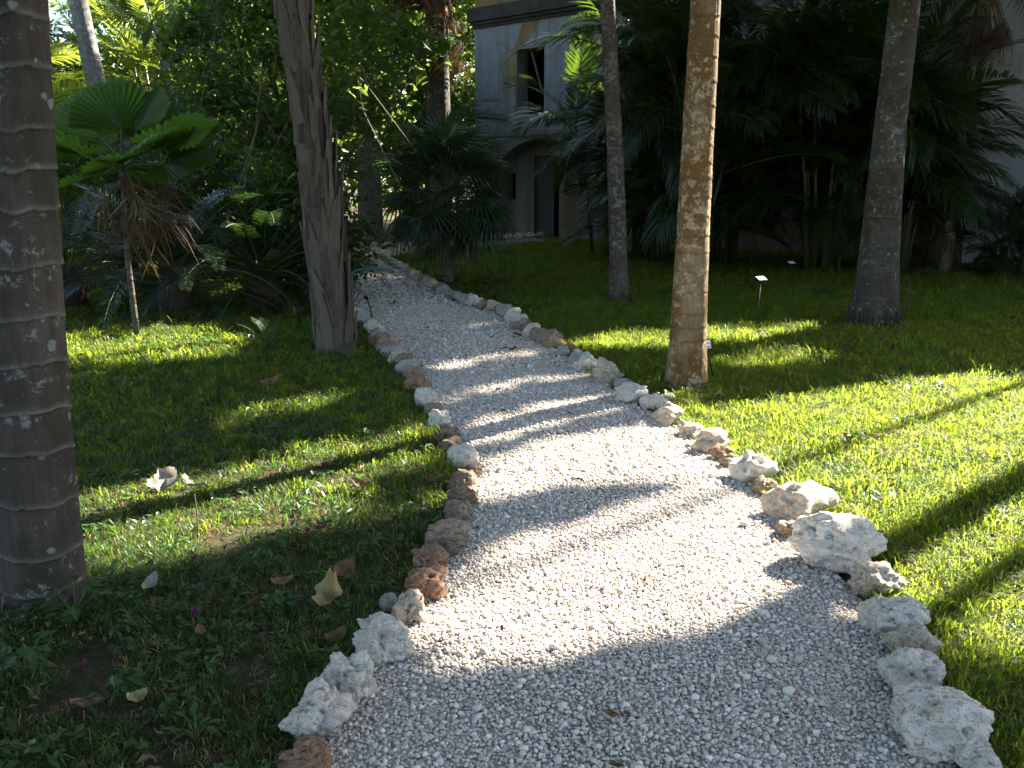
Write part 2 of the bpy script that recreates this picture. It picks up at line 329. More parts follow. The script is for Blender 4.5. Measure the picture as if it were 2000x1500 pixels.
def scatter(name, pts, rot, scl, idx, variants, label):
    """one object whose points carry instances of the small variants"""
    col = bpy.data.collections.new(name + '_kit')
    for i, me in enumerate(variants):
        o = bpy.data.objects.new('%s_%02d' % (name, i), me); col.objects.link(o)
    me = bpy.data.meshes.new(name); me.vertices.add(len(pts)); me.vertices.foreach_set('co', np.asarray(pts, np.float32).ravel())
    a = me.attributes.new('rot', 'FLOAT_VECTOR', 'POINT'); a.data.foreach_set('vector', np.asarray(rot, np.float32).ravel())
    a = me.attributes.new('scl', 'FLOAT', 'POINT'); a.data.foreach_set('value', np.asarray(scl, np.float32))
    a = me.attributes.new('idx', 'INT', 'POINT'); a.data.foreach_set('value', np.asarray(idx, np.int32))
    for mm in {m_ for v_ in variants for m_ in v_.materials}: me.materials.append(mm)
    o = link(name, me); kind(o, 'stuff', label)
    ng = bpy.data.node_groups.new(name, 'GeometryNodeTree')
    ng.interface.new_socket('Geometry', in_out='INPUT', socket_type='NodeSocketGeometry')
    ng.interface.new_socket('Geometry', in_out='OUTPUT', socket_type='NodeSocketGeometry')
    N = ng.nodes; gi = N.new('NodeGroupInput'); go = N.new('NodeGroupOutput'); ip = N.new('GeometryNodeInstanceOnPoints')
    ci = N.new('GeometryNodeCollectionInfo'); ci.inputs['Collection'].default_value = col
    ci.inputs['Separate Children'].default_value = True; ci.inputs['Reset Children'].default_value = True
    def attr(n_, t_):
        q = N.new('GeometryNodeInputNamedAttribute'); q.data_type = t_; q.inputs['Name'].default_value = n_; return q.outputs['Attribute']
    L = ng.links.new
    L(gi.outputs[0], ip.inputs['Points']); L(ci.outputs[0], ip.inputs['Instance'])
    ip.inputs['Pick Instance'].default_value = True
    L(attr('idx', 'INT'), ip.inputs['Instance Index']); L(attr('rot', 'FLOAT_VECTOR'), ip.inputs['Rotation']); L(attr('scl', 'FLOAT'), ip.inputs['Scale'])
    L(ip.outputs[0], go.inputs[0])
    md = o.modifiers.new('scatter', 'NODES'); md.node_group = ng
    return o

def jgrid(x0, x1, y0, y1, s):
    xs = np.arange(x0, x1, s); ys_ = np.arange(y0, y1, s)
    X, Y = np.meshgrid(xs, ys_); X = X.ravel(); Y = Y.ravel()
    return X + rng.uniform(-.55, .55, X.size)*s, Y + rng.uniform(-.55, .55, X.size)*s
def vnoise(x, y, s, seed=0):
    return np.array([noise.noise((a*s + seed*7.3, b*s - seed*3.1, seed*1.7)) for a, b in zip(x, y)])

# loose limestone gravel
def pebble(k):
    r_ = random.Random(100 + k); bm = bmesh.new(); bmesh.ops.create_icosphere(bm, subdivisions=2 if k < 4 else 1, radius=1)
    cuts = [(Vector((r_.gauss(0,1), r_.gauss(0,1), r_.gauss(0,1))).normalized(), r_.uniform(.42,.8)) for _ in range(9)]
    for v_ in bm.verts:
        p = v_.co.copy()
        for n_, d_ in cuts:
            e_ = p.dot(n_) - d_
            if e_ > 0: p -= n_*e_*.85
        v_.co = Vector((p.x*r_.uniform(.97,1.03), p.y*r_.uniform(.74,.8), p.z*.62)) * (1 + .10*noise.noise(p*1.7 + Vector((k*3,0,0))))
    me = bpy.data.meshes.new('pebble'); bm.to_mesh(me); bm.free(); me.materials.append(MAT['pebble'])
    me.polygons.foreach_set('use_smooth', np.full(len(me.polygons), k < 4)); return me
def scrap(k):
    r_ = random.Random(970 + k); b = MB()
    for i in range(2):
        c = Vector((i*1.5, r_.uniform(-.6,.6), 1.1)); u = Vector((1.6, r_.uniform(-.8,.8), .2)); w = Vector((-.3, .8, .25))
        b.add([c-u, c+w+Vector((0,0,.5)), c+u, c-w+Vector((0,0,.4)), c], [], [(0,4,1),(1,4,2),(2,4,3),(3,4,0)])
    return b.mesh('leaf_scrap', [MAT['brownleaf' if k else 'dead']])
PX, PY, PS = [], [], []
for (y0, y1, s, r0) in ((1.3, 4.4, .0122, .0071), (4.4, 7.5, .0155, .0088), (7.5, 11.5, .022, .0122), (11.5, 21.5, .040, .021)):
    x, y = jgrid(-6.5 if y0 > 11 else -2.4, 2.0, y0, y1, s)
    k = on_path(x, y, .07) & ((y < 18) | (rng.random(x.size) < .8)); x, y = x[k], y[k]
    PX.append(x); PY.append(y); PS.append(r0*np.exp(rng.normal(0, .34, x.size)))
x, y = jgrid(-2.4, 2.0, 1.3, 10, .07); k = on_path(x, y, .14) & ~on_path(x, y, 0) & (rng.random(x.size) < .5)
PX.append(x[k]); PY.append(y[k]); PS.append(np.full(k.sum(), .0085))
x, y, s = np.concatenate(PX), np.concatenate(PY), np.concatenate(PS)
t = np.clip((x-edge_l(y))/(edge_r(y)-edge_l(y)), 0, 1)
und = vnoise(x, y, 2.2)
z = .004 + .010*np.sin(np.pi*t) + .008*(und+.5) + s*rng.uniform(.15, .75, x.size)
z = np.where(cross_dist(x, y) < .72, np.maximum(z, .030), z)
scatter('gravel', np.stack([x,y,z],1), np.stack([rng.normal(0,.35,x.size), rng.normal(0,.35,x.size), rng.uniform(0,6.28,x.size)],1), s,
        np.where(rng.random(x.size) < .0012, 8 + (rng.random(x.size) < .5), rng.integers(0,4,x.size) + np.where(y > 7.5, 4, 0)), [pebble(i) for i in range(8)] + [scrap(0), scrap(1)],
        'pale crushed limestone gravel covering the winding path')

# grass tufts
def tuft(k, n, rad, h0, h1, w, mats, lean=.5, dry=.06):
    r_ = random.Random(500 + k); b = MB()
    for _ in range(n):
        a = r_.uniform(0, 6.283); d = rad*math.sqrt(r_.random()); bx, by = d*math.cos(a), d*math.sin(a)
        h = r_.uniform(h0, h1); az = r_.uniform(0, 6.283); ln = h*r_.uniform(.15, lean*2); ww = w*r_.uniform(.7, 1.25)
        dx, dy = math.cos(az), math.sin(az); sx, sy = -dy*ww/2, dx*ww/2
        c1 = (bx+dx*ln*.2, by+dy*ln*.2, h*.5); c2 = (bx+dx*ln*.6, by+dy*ln*.6, h*.88); c3 = (bx+dx*ln*1.15, by+dy*ln*1.15, h*r_.uniform(.75,1.0))
        V = [(bx-sx,by-sy,-.005),(bx+sx,by+sy,-.005),(c1[0]+sx,c1[1]+sy,c1[2]),(c1[0]-sx,c1[1]-sy,c1[2]),(c2[0]+sx*.8,c2[1]+sy*.8,c2[2]),(c2[0]-sx*.8,c2[1]-sy*.8,c2[2]),c3]
        b.add(V, [(0,1,2,3),(3,2,4,5)], [(5,4,6)], m=1 if r_.random() < dry else 0)
    return b.mesh('grass_tuft', mats)
def weed_tuft(k, n, rad, h, size):
    r_ = random.Random(900 + k); b = MB()
    for _ in range(n):
        a = r_.uniform(0, 6.283); d = rad*math.sqrt(r_.random()); c = Vector((d*math.cos(a), d*math.sin(a), h*r_.uniform(.35, 1)))
        nrm = Vector((r_.gauss(0,.35), r_.gauss(0,.35), 1)).normalized(); u = nrm.cross(Vector((math.cos(a*3), math.sin(a*3), 0))).normalized(); w = nrm.cross(u)
        s_ = size*r_.uniform(.6, 1.2)
        V = [c - u*s_, c + w*s_*.55 - u*s_*.2 + nrm*s_*.15, c + u*s_, c - w*s_*.55 - u*s_*.2 + nrm*s_*.15]
        b.add(V, [(0,1,2,3)])
        b.add([c - u*s_, Vector((c.x*.4, c.y*.4, 0)), Vector((c.x*.4+.002, c.y*.4, 0))], [], [(0,1,2)])
    return b.mesh('weed_tuft', [MAT['weed']])
def litter(k):
    r_ = random.Random(950 + k); b = MB()
    for _ in range(5):
        c = Vector((r_.uniform(-.09,.09), r_.uniform(-.09,.09), r_.uniform(.012,.04))); a = r_.uniform(0,6.28); s_ = r_.uniform(.012,.028)
        u = Vector((math.cos(a), math.sin(a), r_.uniform(-.4,.4))); w = Vector((-math.sin(a), math.cos(a), r_.uniform(-.4,.4)))
        b.add([c-u*s_, c+w*s_*.5+Vector((0,0,s_*.35)), c+u*s_, c-w*s_*.5+Vector((0,0,s_*.3)), c], [], [(0,4,1),(1,4,2),(2,4,3),(3,4,0)], m=r_.randrange(2))
    return b.mesh('leaf_litter', [MAT['brownleaf'], MAT['dead']])
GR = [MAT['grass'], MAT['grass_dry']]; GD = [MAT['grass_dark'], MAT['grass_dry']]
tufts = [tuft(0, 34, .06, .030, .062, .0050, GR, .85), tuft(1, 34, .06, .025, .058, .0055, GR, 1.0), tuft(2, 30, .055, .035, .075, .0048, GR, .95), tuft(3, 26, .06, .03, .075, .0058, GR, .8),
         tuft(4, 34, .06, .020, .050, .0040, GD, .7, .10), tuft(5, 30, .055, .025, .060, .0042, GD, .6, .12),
         tuft(6, 26, .06, .008, .028, .0038, [MAT['grass_dry'], MAT['grass_dark']], 1.4, .25),
         weed_tuft(0, 14, .055, .05, .018), weed_tuft(1, 10, .06, .075, .024), litter(0), litter(1)]
GX, GY, GS = [], [], []
for (d0, d1, s, sc) in ((1.2, 4.2, .045, .95), (4.2, 8, .058, 1.05), (8, 14, .085, 1.35), (14, 26, .13, 1.8)):
    x, y = jgrid(-d1*.62-2, d1*.62+2, max(1.0, d0*.75), d1, s); d = np.hypot(x, y)
    k = (d >= d0) & (d < d1) & (np.abs(x) < .63*y + 1.4); x, y = x[k], y[k]
    GX.append(x); GY.append(y); GS.append(np.full(x.size, sc))
x, y, s = np.concatenate(GX), np.concatenate(GY), np.concatenate(GS)
k = ~on_path(x, y, .10) & ((x + 1.03)*.665 + (y - 25.9)*.747 < -.25)
for (tx, ty, tr) in ((-1.84,3.22,.15),(-1.68,8.3,.25),(1.37,6.75,.17),(4.07,9.85,.29),(1.44,11.8,.13)): k &= np.hypot(x-tx, y-ty) > tr
x, y, s = x[k], y[k], s[k]
nA = vnoise(x, y, 1.1, 1); nB = vnoise(x, y, 3.3, 2); near_left = np.clip((.2 - x)/1.2, 0, 1)*np.clip((6.2 - y)/3.2, 0, 1)
edge = np.minimum(np.abs(x-edge_l(y)), np.abs(x-edge_r(y)))
bare = np.clip((.26 - edge)/.2, 0, 1)*.55 + near_left*np.clip(.12 + nB*1.1 + nA*.6, 0, .6) + np.clip(nB*1.6 - .55, 0, .6)
shade_bush = np.where((x < -1.2) & (y > 10) & (y < 19.5), .45, 0)
k = rng.random(x.size) > bare + shade_bush; x, y, s, nA, nB, near_left = x[k], y[k], s[k], nA[k], nB[k], near_left[k]
rnd = rng.random(x.size); idx = rng.integers(0, 4, x.size)
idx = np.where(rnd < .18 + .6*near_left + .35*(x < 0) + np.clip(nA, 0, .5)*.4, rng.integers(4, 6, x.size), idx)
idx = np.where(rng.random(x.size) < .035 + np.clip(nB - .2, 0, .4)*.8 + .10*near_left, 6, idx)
idx = np.where(rng.random(x.size) < np.where(x < 0, .05 + .16*near_left, .012), rng.integers(7, 9, x.size), idx)
idx = np.where(rng.random(x.size) < np.where(x < 0, .03, .008), rng.integers(9, 11, x.size), idx)
s = s*rng.uniform(.7, 1.3, x.size)*np.where(near_left > .3, .85, 1)*(1 + .25*nA)
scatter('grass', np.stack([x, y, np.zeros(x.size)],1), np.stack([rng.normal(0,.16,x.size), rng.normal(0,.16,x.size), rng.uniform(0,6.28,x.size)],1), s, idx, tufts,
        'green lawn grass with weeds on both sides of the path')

# ------------------------------------------------------------------ the old building behind the palms
B0 = Vector((-1.03, 25.9, 0)); BA = math.atan2(-.665, .747)
bld = thing('old_building', 'weathered blue-white stucco building with arched porch behind the palms', 'building', B0, rz=BA)
w = MB()
def archz(s_): return 1.36 + 1.30*math.sqrt(max(0, 1 - ((s_-2.42)/1.79)**2))
w.box(0, .63, 0, .45, 0, 2.72); w.box(4.21, 13.1, 0, .45, 0, 2.72)
ss = [2.42 - 1.79*math.cos(math.pi*i/28) for i in range(29)]
for a, b_ in zip(ss[:-1], ss[1:]):
    V = [(a,0,archz(a)),(b_,0,archz(b_)),(b_,0,2.72),(a,0,2.72),(a,.45,archz(a)),(b_,.45,archz(b_)),(b_,.45,2.72),(a,.45,2.72)]
    w.add(V, [(0,1,2,3),(5,4,7,6),(0,4,5,1)])
w.box(0, 1.56, 0, .45, 2.72, 5.62); w.box(2.5, 13.1, 0, .45, 2.72, 5.62)
w.box(1.56, 2.5, 0, .45, 2.72, 3.3); w.box(1.56, 2.5, 0, .45, 4.95, 5.62)
link('wall', w.mesh('wall', [MAT['stucco']]), bld)
w = MB(); w.box(0, 13.1, .05, .4, 6.12, 6.35); w.box(0, 5.5, .052, .402, 6.35, 7.3)
link('parapet', w.mesh('parapet', [MAT['stucco_top']]), bld)
w = MB(); w.box(-.03, 13.1, -.06, .44, 5.62, 5.70); w.box(-.06, 13.1, -.12, .43, 5.70, 5.78); w.box(-.10, 13.1, -.20, .42, 5.78, 6.12)
link('cornice', w.mesh('cornice', [MAT['cornice']]), bld)
w = MB(); w.box(-.02, 13.1, -.05, -.003, 2.70, 2.76); w.box(-.03, 13.1, -.09, -.003, 2.76, 2.83); w.box(-.02, 13.1, -.04, -.003, 2.83, 2.88)
link('string_course', w.mesh('string_course', [MAT['stucco_in']]), bld)
# porch back wall with its doorway and small window
w = MB(); D0, D1, q = .56, .86, -.36
w.box(.35, 1.0+q, D0, D1, 0, 2.72); w.box(1.0+q, 1.38+q, D0, D1, 0, 1.05); w.box(1.0+q, 1.38+q, D0, D1, 1.78, 2.72)
w.box(1.38+q, 2.05+q, D0, D1, 0, 2.72); w.box(2.05+q, 2.95+q, D0, D1, 2.24, 2.72); w.box(2.95+q, 4.6, D0, D1, 0, 2.72)
w.box(.31, .35, .452, D1, 0, 2.72); w.box(4.6, 4.8, .452, D1, 0, 2.72); w.box(.31, 4.8, .452, D1, 2.722, 2.88)
link('porch_wall', w.mesh('porch_wall', [MAT['stucco_in']]), bld)
w = MB(); w.box(2.07+q, 2.66+q, .70, .75, .07, 2.22)
dr = link('door', w.mesh('door', [MAT['door']]), bld)
w = MB(); w.box(2.05+q, 2.95+q, .53, .95, 0, .06); link('door_sill', w.mesh('door_sill', [MAT['ochre']]), bld)
w = MB(); w.box(1.56, 2.5, .452, .6, 3.22, 3.298); link('window_sill', w.mesh('window_sill', [MAT['stucco_in']]), bld)
w = MB(); w.tube([(1.9,.2,4.9),(2.22,.25,3.9)], .03, 6); link('broken_window_bar', w.mesh('broken_window_bar', [MAT['vine']]), bld)
# bare render where the stucco has come off round the upper window
w = MB(); r_ = random.Random(5); prof = []
for i in range(24):
    zz = 3.3 + (5.6-3.3)*i/23; wd = .10 + .10*abs(noise.noise((zz*2.1, 0, 3))) + (.16 if 4.2 < zz < 5.0 else 0)
    x0 = 1.56 - wd if zz < 5.0 else 1.56 + (zz-5.0)*.55 - .12
    prof.append((x0 + r_.uniform(-.03,.03), zz, 1.556 if zz < 4.96 else x0 + .30 + (zz-5)*.5))
V = []
for x0, zz, x1 in prof: V += [(x0, -.004, zz), (x1, -.010, zz)]
w.add(V, [(2*i, 2*i+1, 2*i+3, 2*i+2) for i in range(23)])
link('bare_render_patch', w.mesh('bare_render_patch', [MAT['ochre']]), bld)
# grimy lower wall skin, its colour also darkened for shade behind the palms, the dark rooms, the roof and the side walls
w = MB(); w.box(4.3, 13.1, -.02, -.003, 0, 1.5); link('lower_wall', w.mesh('lower_wall', [MAT['stucco_low']]), bld)
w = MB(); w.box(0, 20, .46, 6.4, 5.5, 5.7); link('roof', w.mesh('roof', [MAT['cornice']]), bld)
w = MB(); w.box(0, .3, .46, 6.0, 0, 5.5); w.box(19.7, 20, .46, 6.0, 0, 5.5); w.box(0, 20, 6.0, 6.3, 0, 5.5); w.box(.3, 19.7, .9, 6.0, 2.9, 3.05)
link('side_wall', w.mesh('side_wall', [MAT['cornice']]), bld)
w = MB(); w.box(13.1, 20, -.30, .45, 0, 6.35); link('wing_wall', w.mesh('wing_wall', [MAT['stucco_wing']]), bld)
w = MB(); w.tube([(3.35,.53,2.0),(3.32,.48,1.85),(3.36,.5,1.5),(3.34,.53,1.35)], [.03,.05,.04,.02], 6); link('hanging_root', w.mesh('hanging_root', [MAT['bark_dark']]), bld)

# ------------------------------------------------------------------ stones along the path (each one a loose rock)
LEFT_STONES = [(-0.57,2.15,.16,.08,'r'),(-0.58,2.34,.22,.12,'w'),(-0.51,2.5,.18,.15,'w'),(-0.45,2.76,.23,.16,'w'),(-0.37,3.0,.14,.12,'c'),(-0.47,3.11,.09,.04,'g'),(-0.34,3.21,.18,.12,'r'),(-0.34,3.46,.17,.08,'r'),(-0.28,3.58,.1,.08,'b'),(-0.28,3.69,.2,.1,'t'),(-0.25,4.01,.16,.08,'t'),(-0.26,4.18,.17,.1,'b'),(-0.26,4.45,.16,.1,'b'),(-0.21,4.64,.1,.08,'b'),(-0.27,4.83,.2,.11,'w'),(-0.36,5.07,.15,.09,'b'),(-0.4,5.28,.17,.11,'b'),(-0.48,5.67,.18,.09,'w'),(-0.53,5.92,.15,.08,'t'),(-0.63,6.21,.18,.13,'w'),(-0.73,6.68,.2,.12,'r'),(-0.8,7.08,.19,.11,'t'),(-0.92,7.51,.22,.11,'b'),(-1.04,7.79,.17,.1,'b'),(-1.14,8.14,.23,.11,'t'),(-1.28,8.5,.23,.12,'r'),(-1.39,8.99,.19,.11,'t'),(-1.52,9.5,.21,.12,'w'),(-1.72,10.06,.22,.12,'g'),(-1.93,10.6,.22,.12,'t'),(-2.15,11.15,.22,.12,'c')]
RIGHT_STONES = [(1.29,2.14,.13,.07,'w'),(1.25,2.29,.29,.15,'w'),(1.28,2.55,.2,.13,'w'),(1.37,2.76,.17,.09,'c'),(1.38,2.94,.21,.14,'w'),(1.43,3.24,.21,.11,'c'),(1.38,3.52,.39,.2,'w'),(1.27,3.8,.12,.08,'t'),(1.4,4.05,.32,.16,'c'),(1.31,4.37,.13,.09,'t'),(1.32,4.59,.26,.15,'w'),(1.24,4.83,.11,.07,'t'),(1.23,4.96,.14,.09,'r'),(1.2,5.16,.26,.12,'c'),(1.13,5.43,.15,.09,'c'),(1.06,5.75,.21,.11,'c'),(1.01,6.11,.2,.12,'w'),(1.14,6.3,.12,.07,'w'),(.88,6.31,.24,.14,'w'),(.87,6.7,.15,.1,'g'),(.75,6.95,.27,.18,'c'),(.63,7.43,.23,.15,'w'),(.59,7.88,.16,.11,'w'),(.46,8.06,.14,.1,'g'),(.55,8.26,.15,.09,'b'),(.39,8.5,.22,.12,'t'),(.28,8.88,.2,.11,'t'),(.19,9.24,.19,.12,'b'),(.1,9.77,.22,.11,'w'),(.01,10.21,.23,.13,'w'),(-.09,10.68,.2,.12,'c'),(-.24,10.94,.22,.12,'c'),(-.39,11.21,.21,.12,'w'),(-.56,11.53,.23,.11,'g'),(-.72,11.88,.22,.13,'t'),(-.88,12.18,.19,.12,'g'),(-1.05,12.74,.2,.14,'t'),(-1.21,13.49,.21,.12,'c'),(-1.37,14.03,.22,.12,'t'),(-1.57,14.63,.25,.13,'c'),(-1.77,15.27,.24,.13,'t'),(-1.99,16.05,.25,.13,'c'),(-2.22,16.82,.27,.13,'g'),(-2.46,17.55,.26,.13,'c'),(-2.68,18.23,.27,.13,'c'),(-2.69,18.97,.25,.13,'w'),(-2.2,19.3,.28,.13,'c'),(-1.85,19.8,.27,.12,'w')]
FAR_STONES = [(-3.6,21.25,.31,.15,'w'),(-3.25,21.2,.27,.15,'c'),(-2.95,21.15,.32,.15,'w'),(-2.65,21.2,.3,.14,'c'),(-2.38,21.5,.3,.14,'w'),(-2.1,21.85,.28,.15,'w'),(-.1,24.3,.33,.17,'c'),(.2,24.62,.38,.17,'w'),(.5,24.95,.39,.16,'w'),(.83,25.24,.37,.15,'c')]
def rock_mesh(seed, sub, aspect):
    r_ = random.Random(seed); bm = bmesh.new(); bmesh.ops.create_icosphere(bm, subdivisions=sub, radius=.5)
    o = Vector((r_.uniform(0,90), r_.uniform(0,90), r_.uniform(0,90)))
    cuts = [(Vector((r_.gauss(0,1), r_.gauss(0,1), r_.gauss(0,.8))).normalized(), r_.uniform(.30,.44)) for _ in range(5)]
    for v_ in bm.verts:
        p = v_.co.copy(); n_ = p.normalized()
        for cn, cd in cuts:
            e_ = p.dot(cn) - cd
            if e_ > 0: p -= cn*e_*.75
        q = p*2.2 + o
        d = .20*noise.noise(q) + .11*noise.noise(q*2.3) + .05*noise.noise(q*5.1) + .03*noise.noise(q*11) + .018*noise.noise(q*23)
        pit = noise.noise(q*3.6 + Vector((5,5,5)))
        if pit > .30: d -= (pit-.30)*.38
        pit2 = noise.noise(q*9 + Vector((2,8,1)))
        if pit2 > .3: d -= (pit2-.3)*.12
        v_.co = p + n_*d
    mx = [max(abs(v_.co[i]) for v_ in bm.verts) for i in range(3)]
    for v_ in bm.verts: v_.co = Vector((v_.co.x/mx[0]*.5, v_.co.y/mx[1]*.5*aspect, v_.co.z/mx[2]*.5))
    me = bpy.data.meshes.new('edging_rock'); bm.to_mesh(me); bm.free()
    me.polygons.foreach_set('use_smooth', np.ones(len(me.polygons), bool)); return me
def with_fillers(tab, ymin, gap):
    out = []
    for a, b in zip(tab[:-1], tab[1:]):
        out.append(a); d = math.hypot(b[0]-a[0], b[1]-a[1]); k = int(d/gap) if a[1] > ymin else 0
        for i in range(1, k+1):
            f = i/(k+1); out.append((a[0]+(b[0]-a[0])*f + random.uniform(-.04,.04), a[1]+(b[1]-a[1])*f, random.uniform(.15,.24), random.uniform(.09,.13), random.choice('wctgct')))
    return out + [tab[-1]]
LEFT_STONES = with_fillers(LEFT_STONES, 6.8, .30); RIGHT_STONES = with_fillers(RIGHT_STONES, 7.3, .30)
ORD = ['nearest','second','third','fourth','fifth','sixth','seventh','eighth','ninth','tenth','eleventh','twelfth','thirteenth','fourteenth','fifteenth','sixteenth','seventeenth','eighteenth','nineteenth','twentieth']
ORD += ['twenty-' + o for o in ['first','second','third','fourth','fifth','sixth','seventh','eighth','ninth']] + ['thirtieth'] + ['thirty-' + o for o in ['first','second','third','fourth','fifth','sixth','seventh','eighth','ninth']] + ['fortieth'] + ['forty-' + o for o in ['first','second','third','fourth','fifth','sixth','seventh','eighth','ninth']]
TONE = dict(w='white', c='cream', g='grey', t='tan', b='brown', r='rust-orange')
ONES = ['first','second','third','fourth','fifth','sixth','seventh','eighth','ninth']
for tens, tenth in (('fifty','fiftieth'), ('sixty','sixtieth'), ('seventy','seventieth'), ('eighty','eightieth'), ('ninety','ninetieth')): ORD += [tenth] + [tens + '-' + o for o in ONES]
rock_lib = {}
def rock(x, y, w_, h_, tone, k, label, group):
    near = math.hypot(x, y) < 7.2; h_ = max(h_*1.1, (.66 if w_ < .24 else .50)*w_)
    key = (tone, k if near else k % 5)
    if key not in rock_lib:
        me = rock_mesh(hash((tone, 3*k+1)) % 9973 if False else ord(tone)*31 + (k if near else k % 5)*17, 5 if math.hypot(x,y) < 4.2 else 4 if near else 3, random.uniform(.7, .95))
        me.materials.append(MAT['st_' + tone]); rock_lib[key] = me
    o = link('edging_rock', rock_lib[key], None, (x, y, h_*.38), (random.uniform(-.2,.2), random.uniform(-.2,.2), random.uniform(0,6.28) if not near else random.uniform(-.5,.5) + (math.pi if random.random() < .5 else 0)), (w_*1.10, w_*(1.18 if near else 1.3), h_*1.32))
    tag(o, label, 'rock', group); return o
def sized(w_): return 'large' if w_ > .25 else 'small' if w_ < .15 else 'mid-sized'
for k, (x, y, w_, h_, t) in enumerate(LEFT_STONES):
    rock(x, y, w_, h_, t, k, '%s %s rock, %s from the near end of the left path edge' % (sized(w_), TONE[t], ORD[k]), 'rocks edging the left side of the path')
for k, (x, y, w_, h_, t) in enumerate(RIGHT_STONES):
    rock(x, y, w_, h_, t, k+40, '%s %s rock, %s from the near end of the right path edge' % (sized(w_), TONE[t], ORD[k]), 'rocks edging the right side of the path')
for k, (x, y, w_, h_, t) in enumerate(FAR_STONES):
    lab = '%s rock, %s from the left in the far row where the path turns' % (TONE[t], ORD[k].replace('nearest','first')) if k < 6 else '%s rock, %s from the left below the building doorway' % (TONE[t], ORD[k-6].replace('nearest','first'))
    rock(x, y, w_, h_, t, k+90, lab, 'rocks at the far bend' if k < 6 else 'rocks below the doorway')
o = link('half_buried_rock', rock_mesh(777, 4, .6), None, (2.0,2.98,.0), (0,0,.5), (.20,.20,.07)); o.data.materials.append(MAT['st_c'])
tag(o, 'flat cream rock half buried in the right lawn', 'rock')

# ------------------------------------------------------------------ palm trunks
def interp_path(path, z):
    zs = [p[2] for p in path]
    return [float(np.interp(z, zs, [p[i] for p in path])) for i in (0, 1, 3)]
def ringed_trunk(path, spacing, amp, mat, seed, n=40, dz=.02, jit=.25, flare=0.0, zfine=4.2, rw=.06, wav=.13):
    """path: (x, y, z, radius) bottom to top, relative to the base; leaf-scar rings as real ledges"""
    r_ = random.Random(seed); top = path[-1][2]; rings = []; z = .06
    while z < top: rings.append(z); z += spacing*r_.uniform(1-jit, 1+jit)
    rings = np.array(rings + [top+1.]); zf = min(top, zfine or top); zs = np.concatenate([np.arange(-.06, zf, dz), np.arange(zf, top, max(dz, .06))]); V = []; RG = []; CK = []
    for z in zs:
        cx, cy, rad = interp_path(path, max(0, z)); rad *= 1 + flare*math.exp(-max(0,z)/.12)
        for j in range(n):
            th = 2*math.pi*j/n; c_, s_ = math.cos(th), math.sin(th)
            wob = noise.noise((c_*1.3, s_*1.3, z*1.2 + seed))*spacing*wav + noise.noise((c_*4, s_*4, z*5 + seed))*.006
            zz = z + wob; i = int(np.searchsorted(rings, zz)); lo = rings[i-1] if i > 0 else -.2; hi = rings[min(i, len(rings)-1)]
            u = (zz-lo)/max(.01, hi-lo); dist = min(zz-lo, hi-zz)
            led = math.exp(-((zz-lo)/(.004 + rw*spacing))**2); crk = math.exp(-((hi-zz)/(.004 + rw*.8*spacing))**2)
            str_ = .55 + .45*noise.noise((c_*2, s_*2, i*3.7 + seed))
            d = amp*(led*str_*.8 + .9*(1-u)*.4 - .9*crk*str_) + .010*rad/.15*noise.noise((c_*1.6, s_*1.6, z*.9 + seed*2)) + .004*noise.noise((c_*7, s_*7, z*4)) - .25*amp
            V.append((cx + (rad+d)*c_, cy + (rad+d)*s_, z)); RG.append(max(0., min(1., led*str_*1.1))); CK.append(max(0., min(1., crk*str_*1.2)))
    k = len(zs); Q = [(i*n+j, i*n+(j+1)%n, (i+1)*n+(j+1)%n, (i+1)*n+j) for i in range(k-1) for j in range(n)]
    me = mesh_np('trunk', V, Q, None, [mat], smooth=True)
    a = me.attributes.new('ring', 'FLOAT', 'POINT'); a.data.foreach_set('value', np.array(RG, np.float32))
    a = me.attributes.new('crack', 'FLOAT', 'POINT'); a.data.foreach_set('value', np.array(CK, np.float32))
    return me

# ------------------------------------------------------------------ leaf shapes
def pinnate(seed, L, droop, n, ll, lw, vee=.35, hang=.25, fwd=.6, mats=None, r0=.014, curl=0.0, missing=0.0):
    """feather frond growing along +X, arching down"""
    r_ = random.Random(seed); b = MB(); P = []; T = []; ang = 0.0; p = Vector((0,0,0)); K = 14; side = 0.0
    for i in range(K+1):
        t = i/K; ang = -droop*t**1.6; T.append(Vector((math.cos(ang)*math.cos(side), math.sin(side), math.sin(ang)))); P.append(p.copy())
        p = p + T[-1]*(L/K); side += curl/K
    b.tube(P, [r0*(1 - .85*i/K) for i in range(K+1)], 4, m=1, cap=False)
    for i in range(n):
        t = .14 + .86*(i/(n-1)); f = t*K; i0 = min(int(f), K-1); q = P[i0].lerp(P[i0+1], f-i0); tg = T[i0]
        up = Vector((-tg.z, 0, tg.x)).normalized()
        prof = math.sin(math.pi*(.12 + .80*t))**.7
        for s_ in (-1, 1):
            if r_.random() < missing: continue
            ln = ll*prof*r_.uniform(.85, 1.1); a = fwd + .35*t + r_.uniform(-.08,.08)
            d = (Vector((0, s_, 0))*math.cos(a) + tg*math.sin(a) + up*(vee + r_.uniform(-.12,.12))).normalized()
            w_ = lw*r_.uniform(.8,1.1)*(.7+.3*prof); wd = d.cross(up).normalized()*s_
            h1 = hang*r_.uniform(.6,1.3)
            m1 = q + d*ln*.35 + Vector((0,0,-h1*ln*.08)); m2 = q + d*ln*.72 + Vector((0,0,-h1*ln*.42)); tp = q + d*ln*.97 + Vector((0,0,-h1*ln*.95))
            b.add([q, m1 + wd*w_*.5, m1 - wd*w_*.5, m2 + wd*w_*.42, m2 - wd*w_*.42, tp], [(1,2,4,3)], [(0,2,1),(3,4,5)])
    return b.mesh('frond', mats or [MAT['areca'], MAT['rachis']])
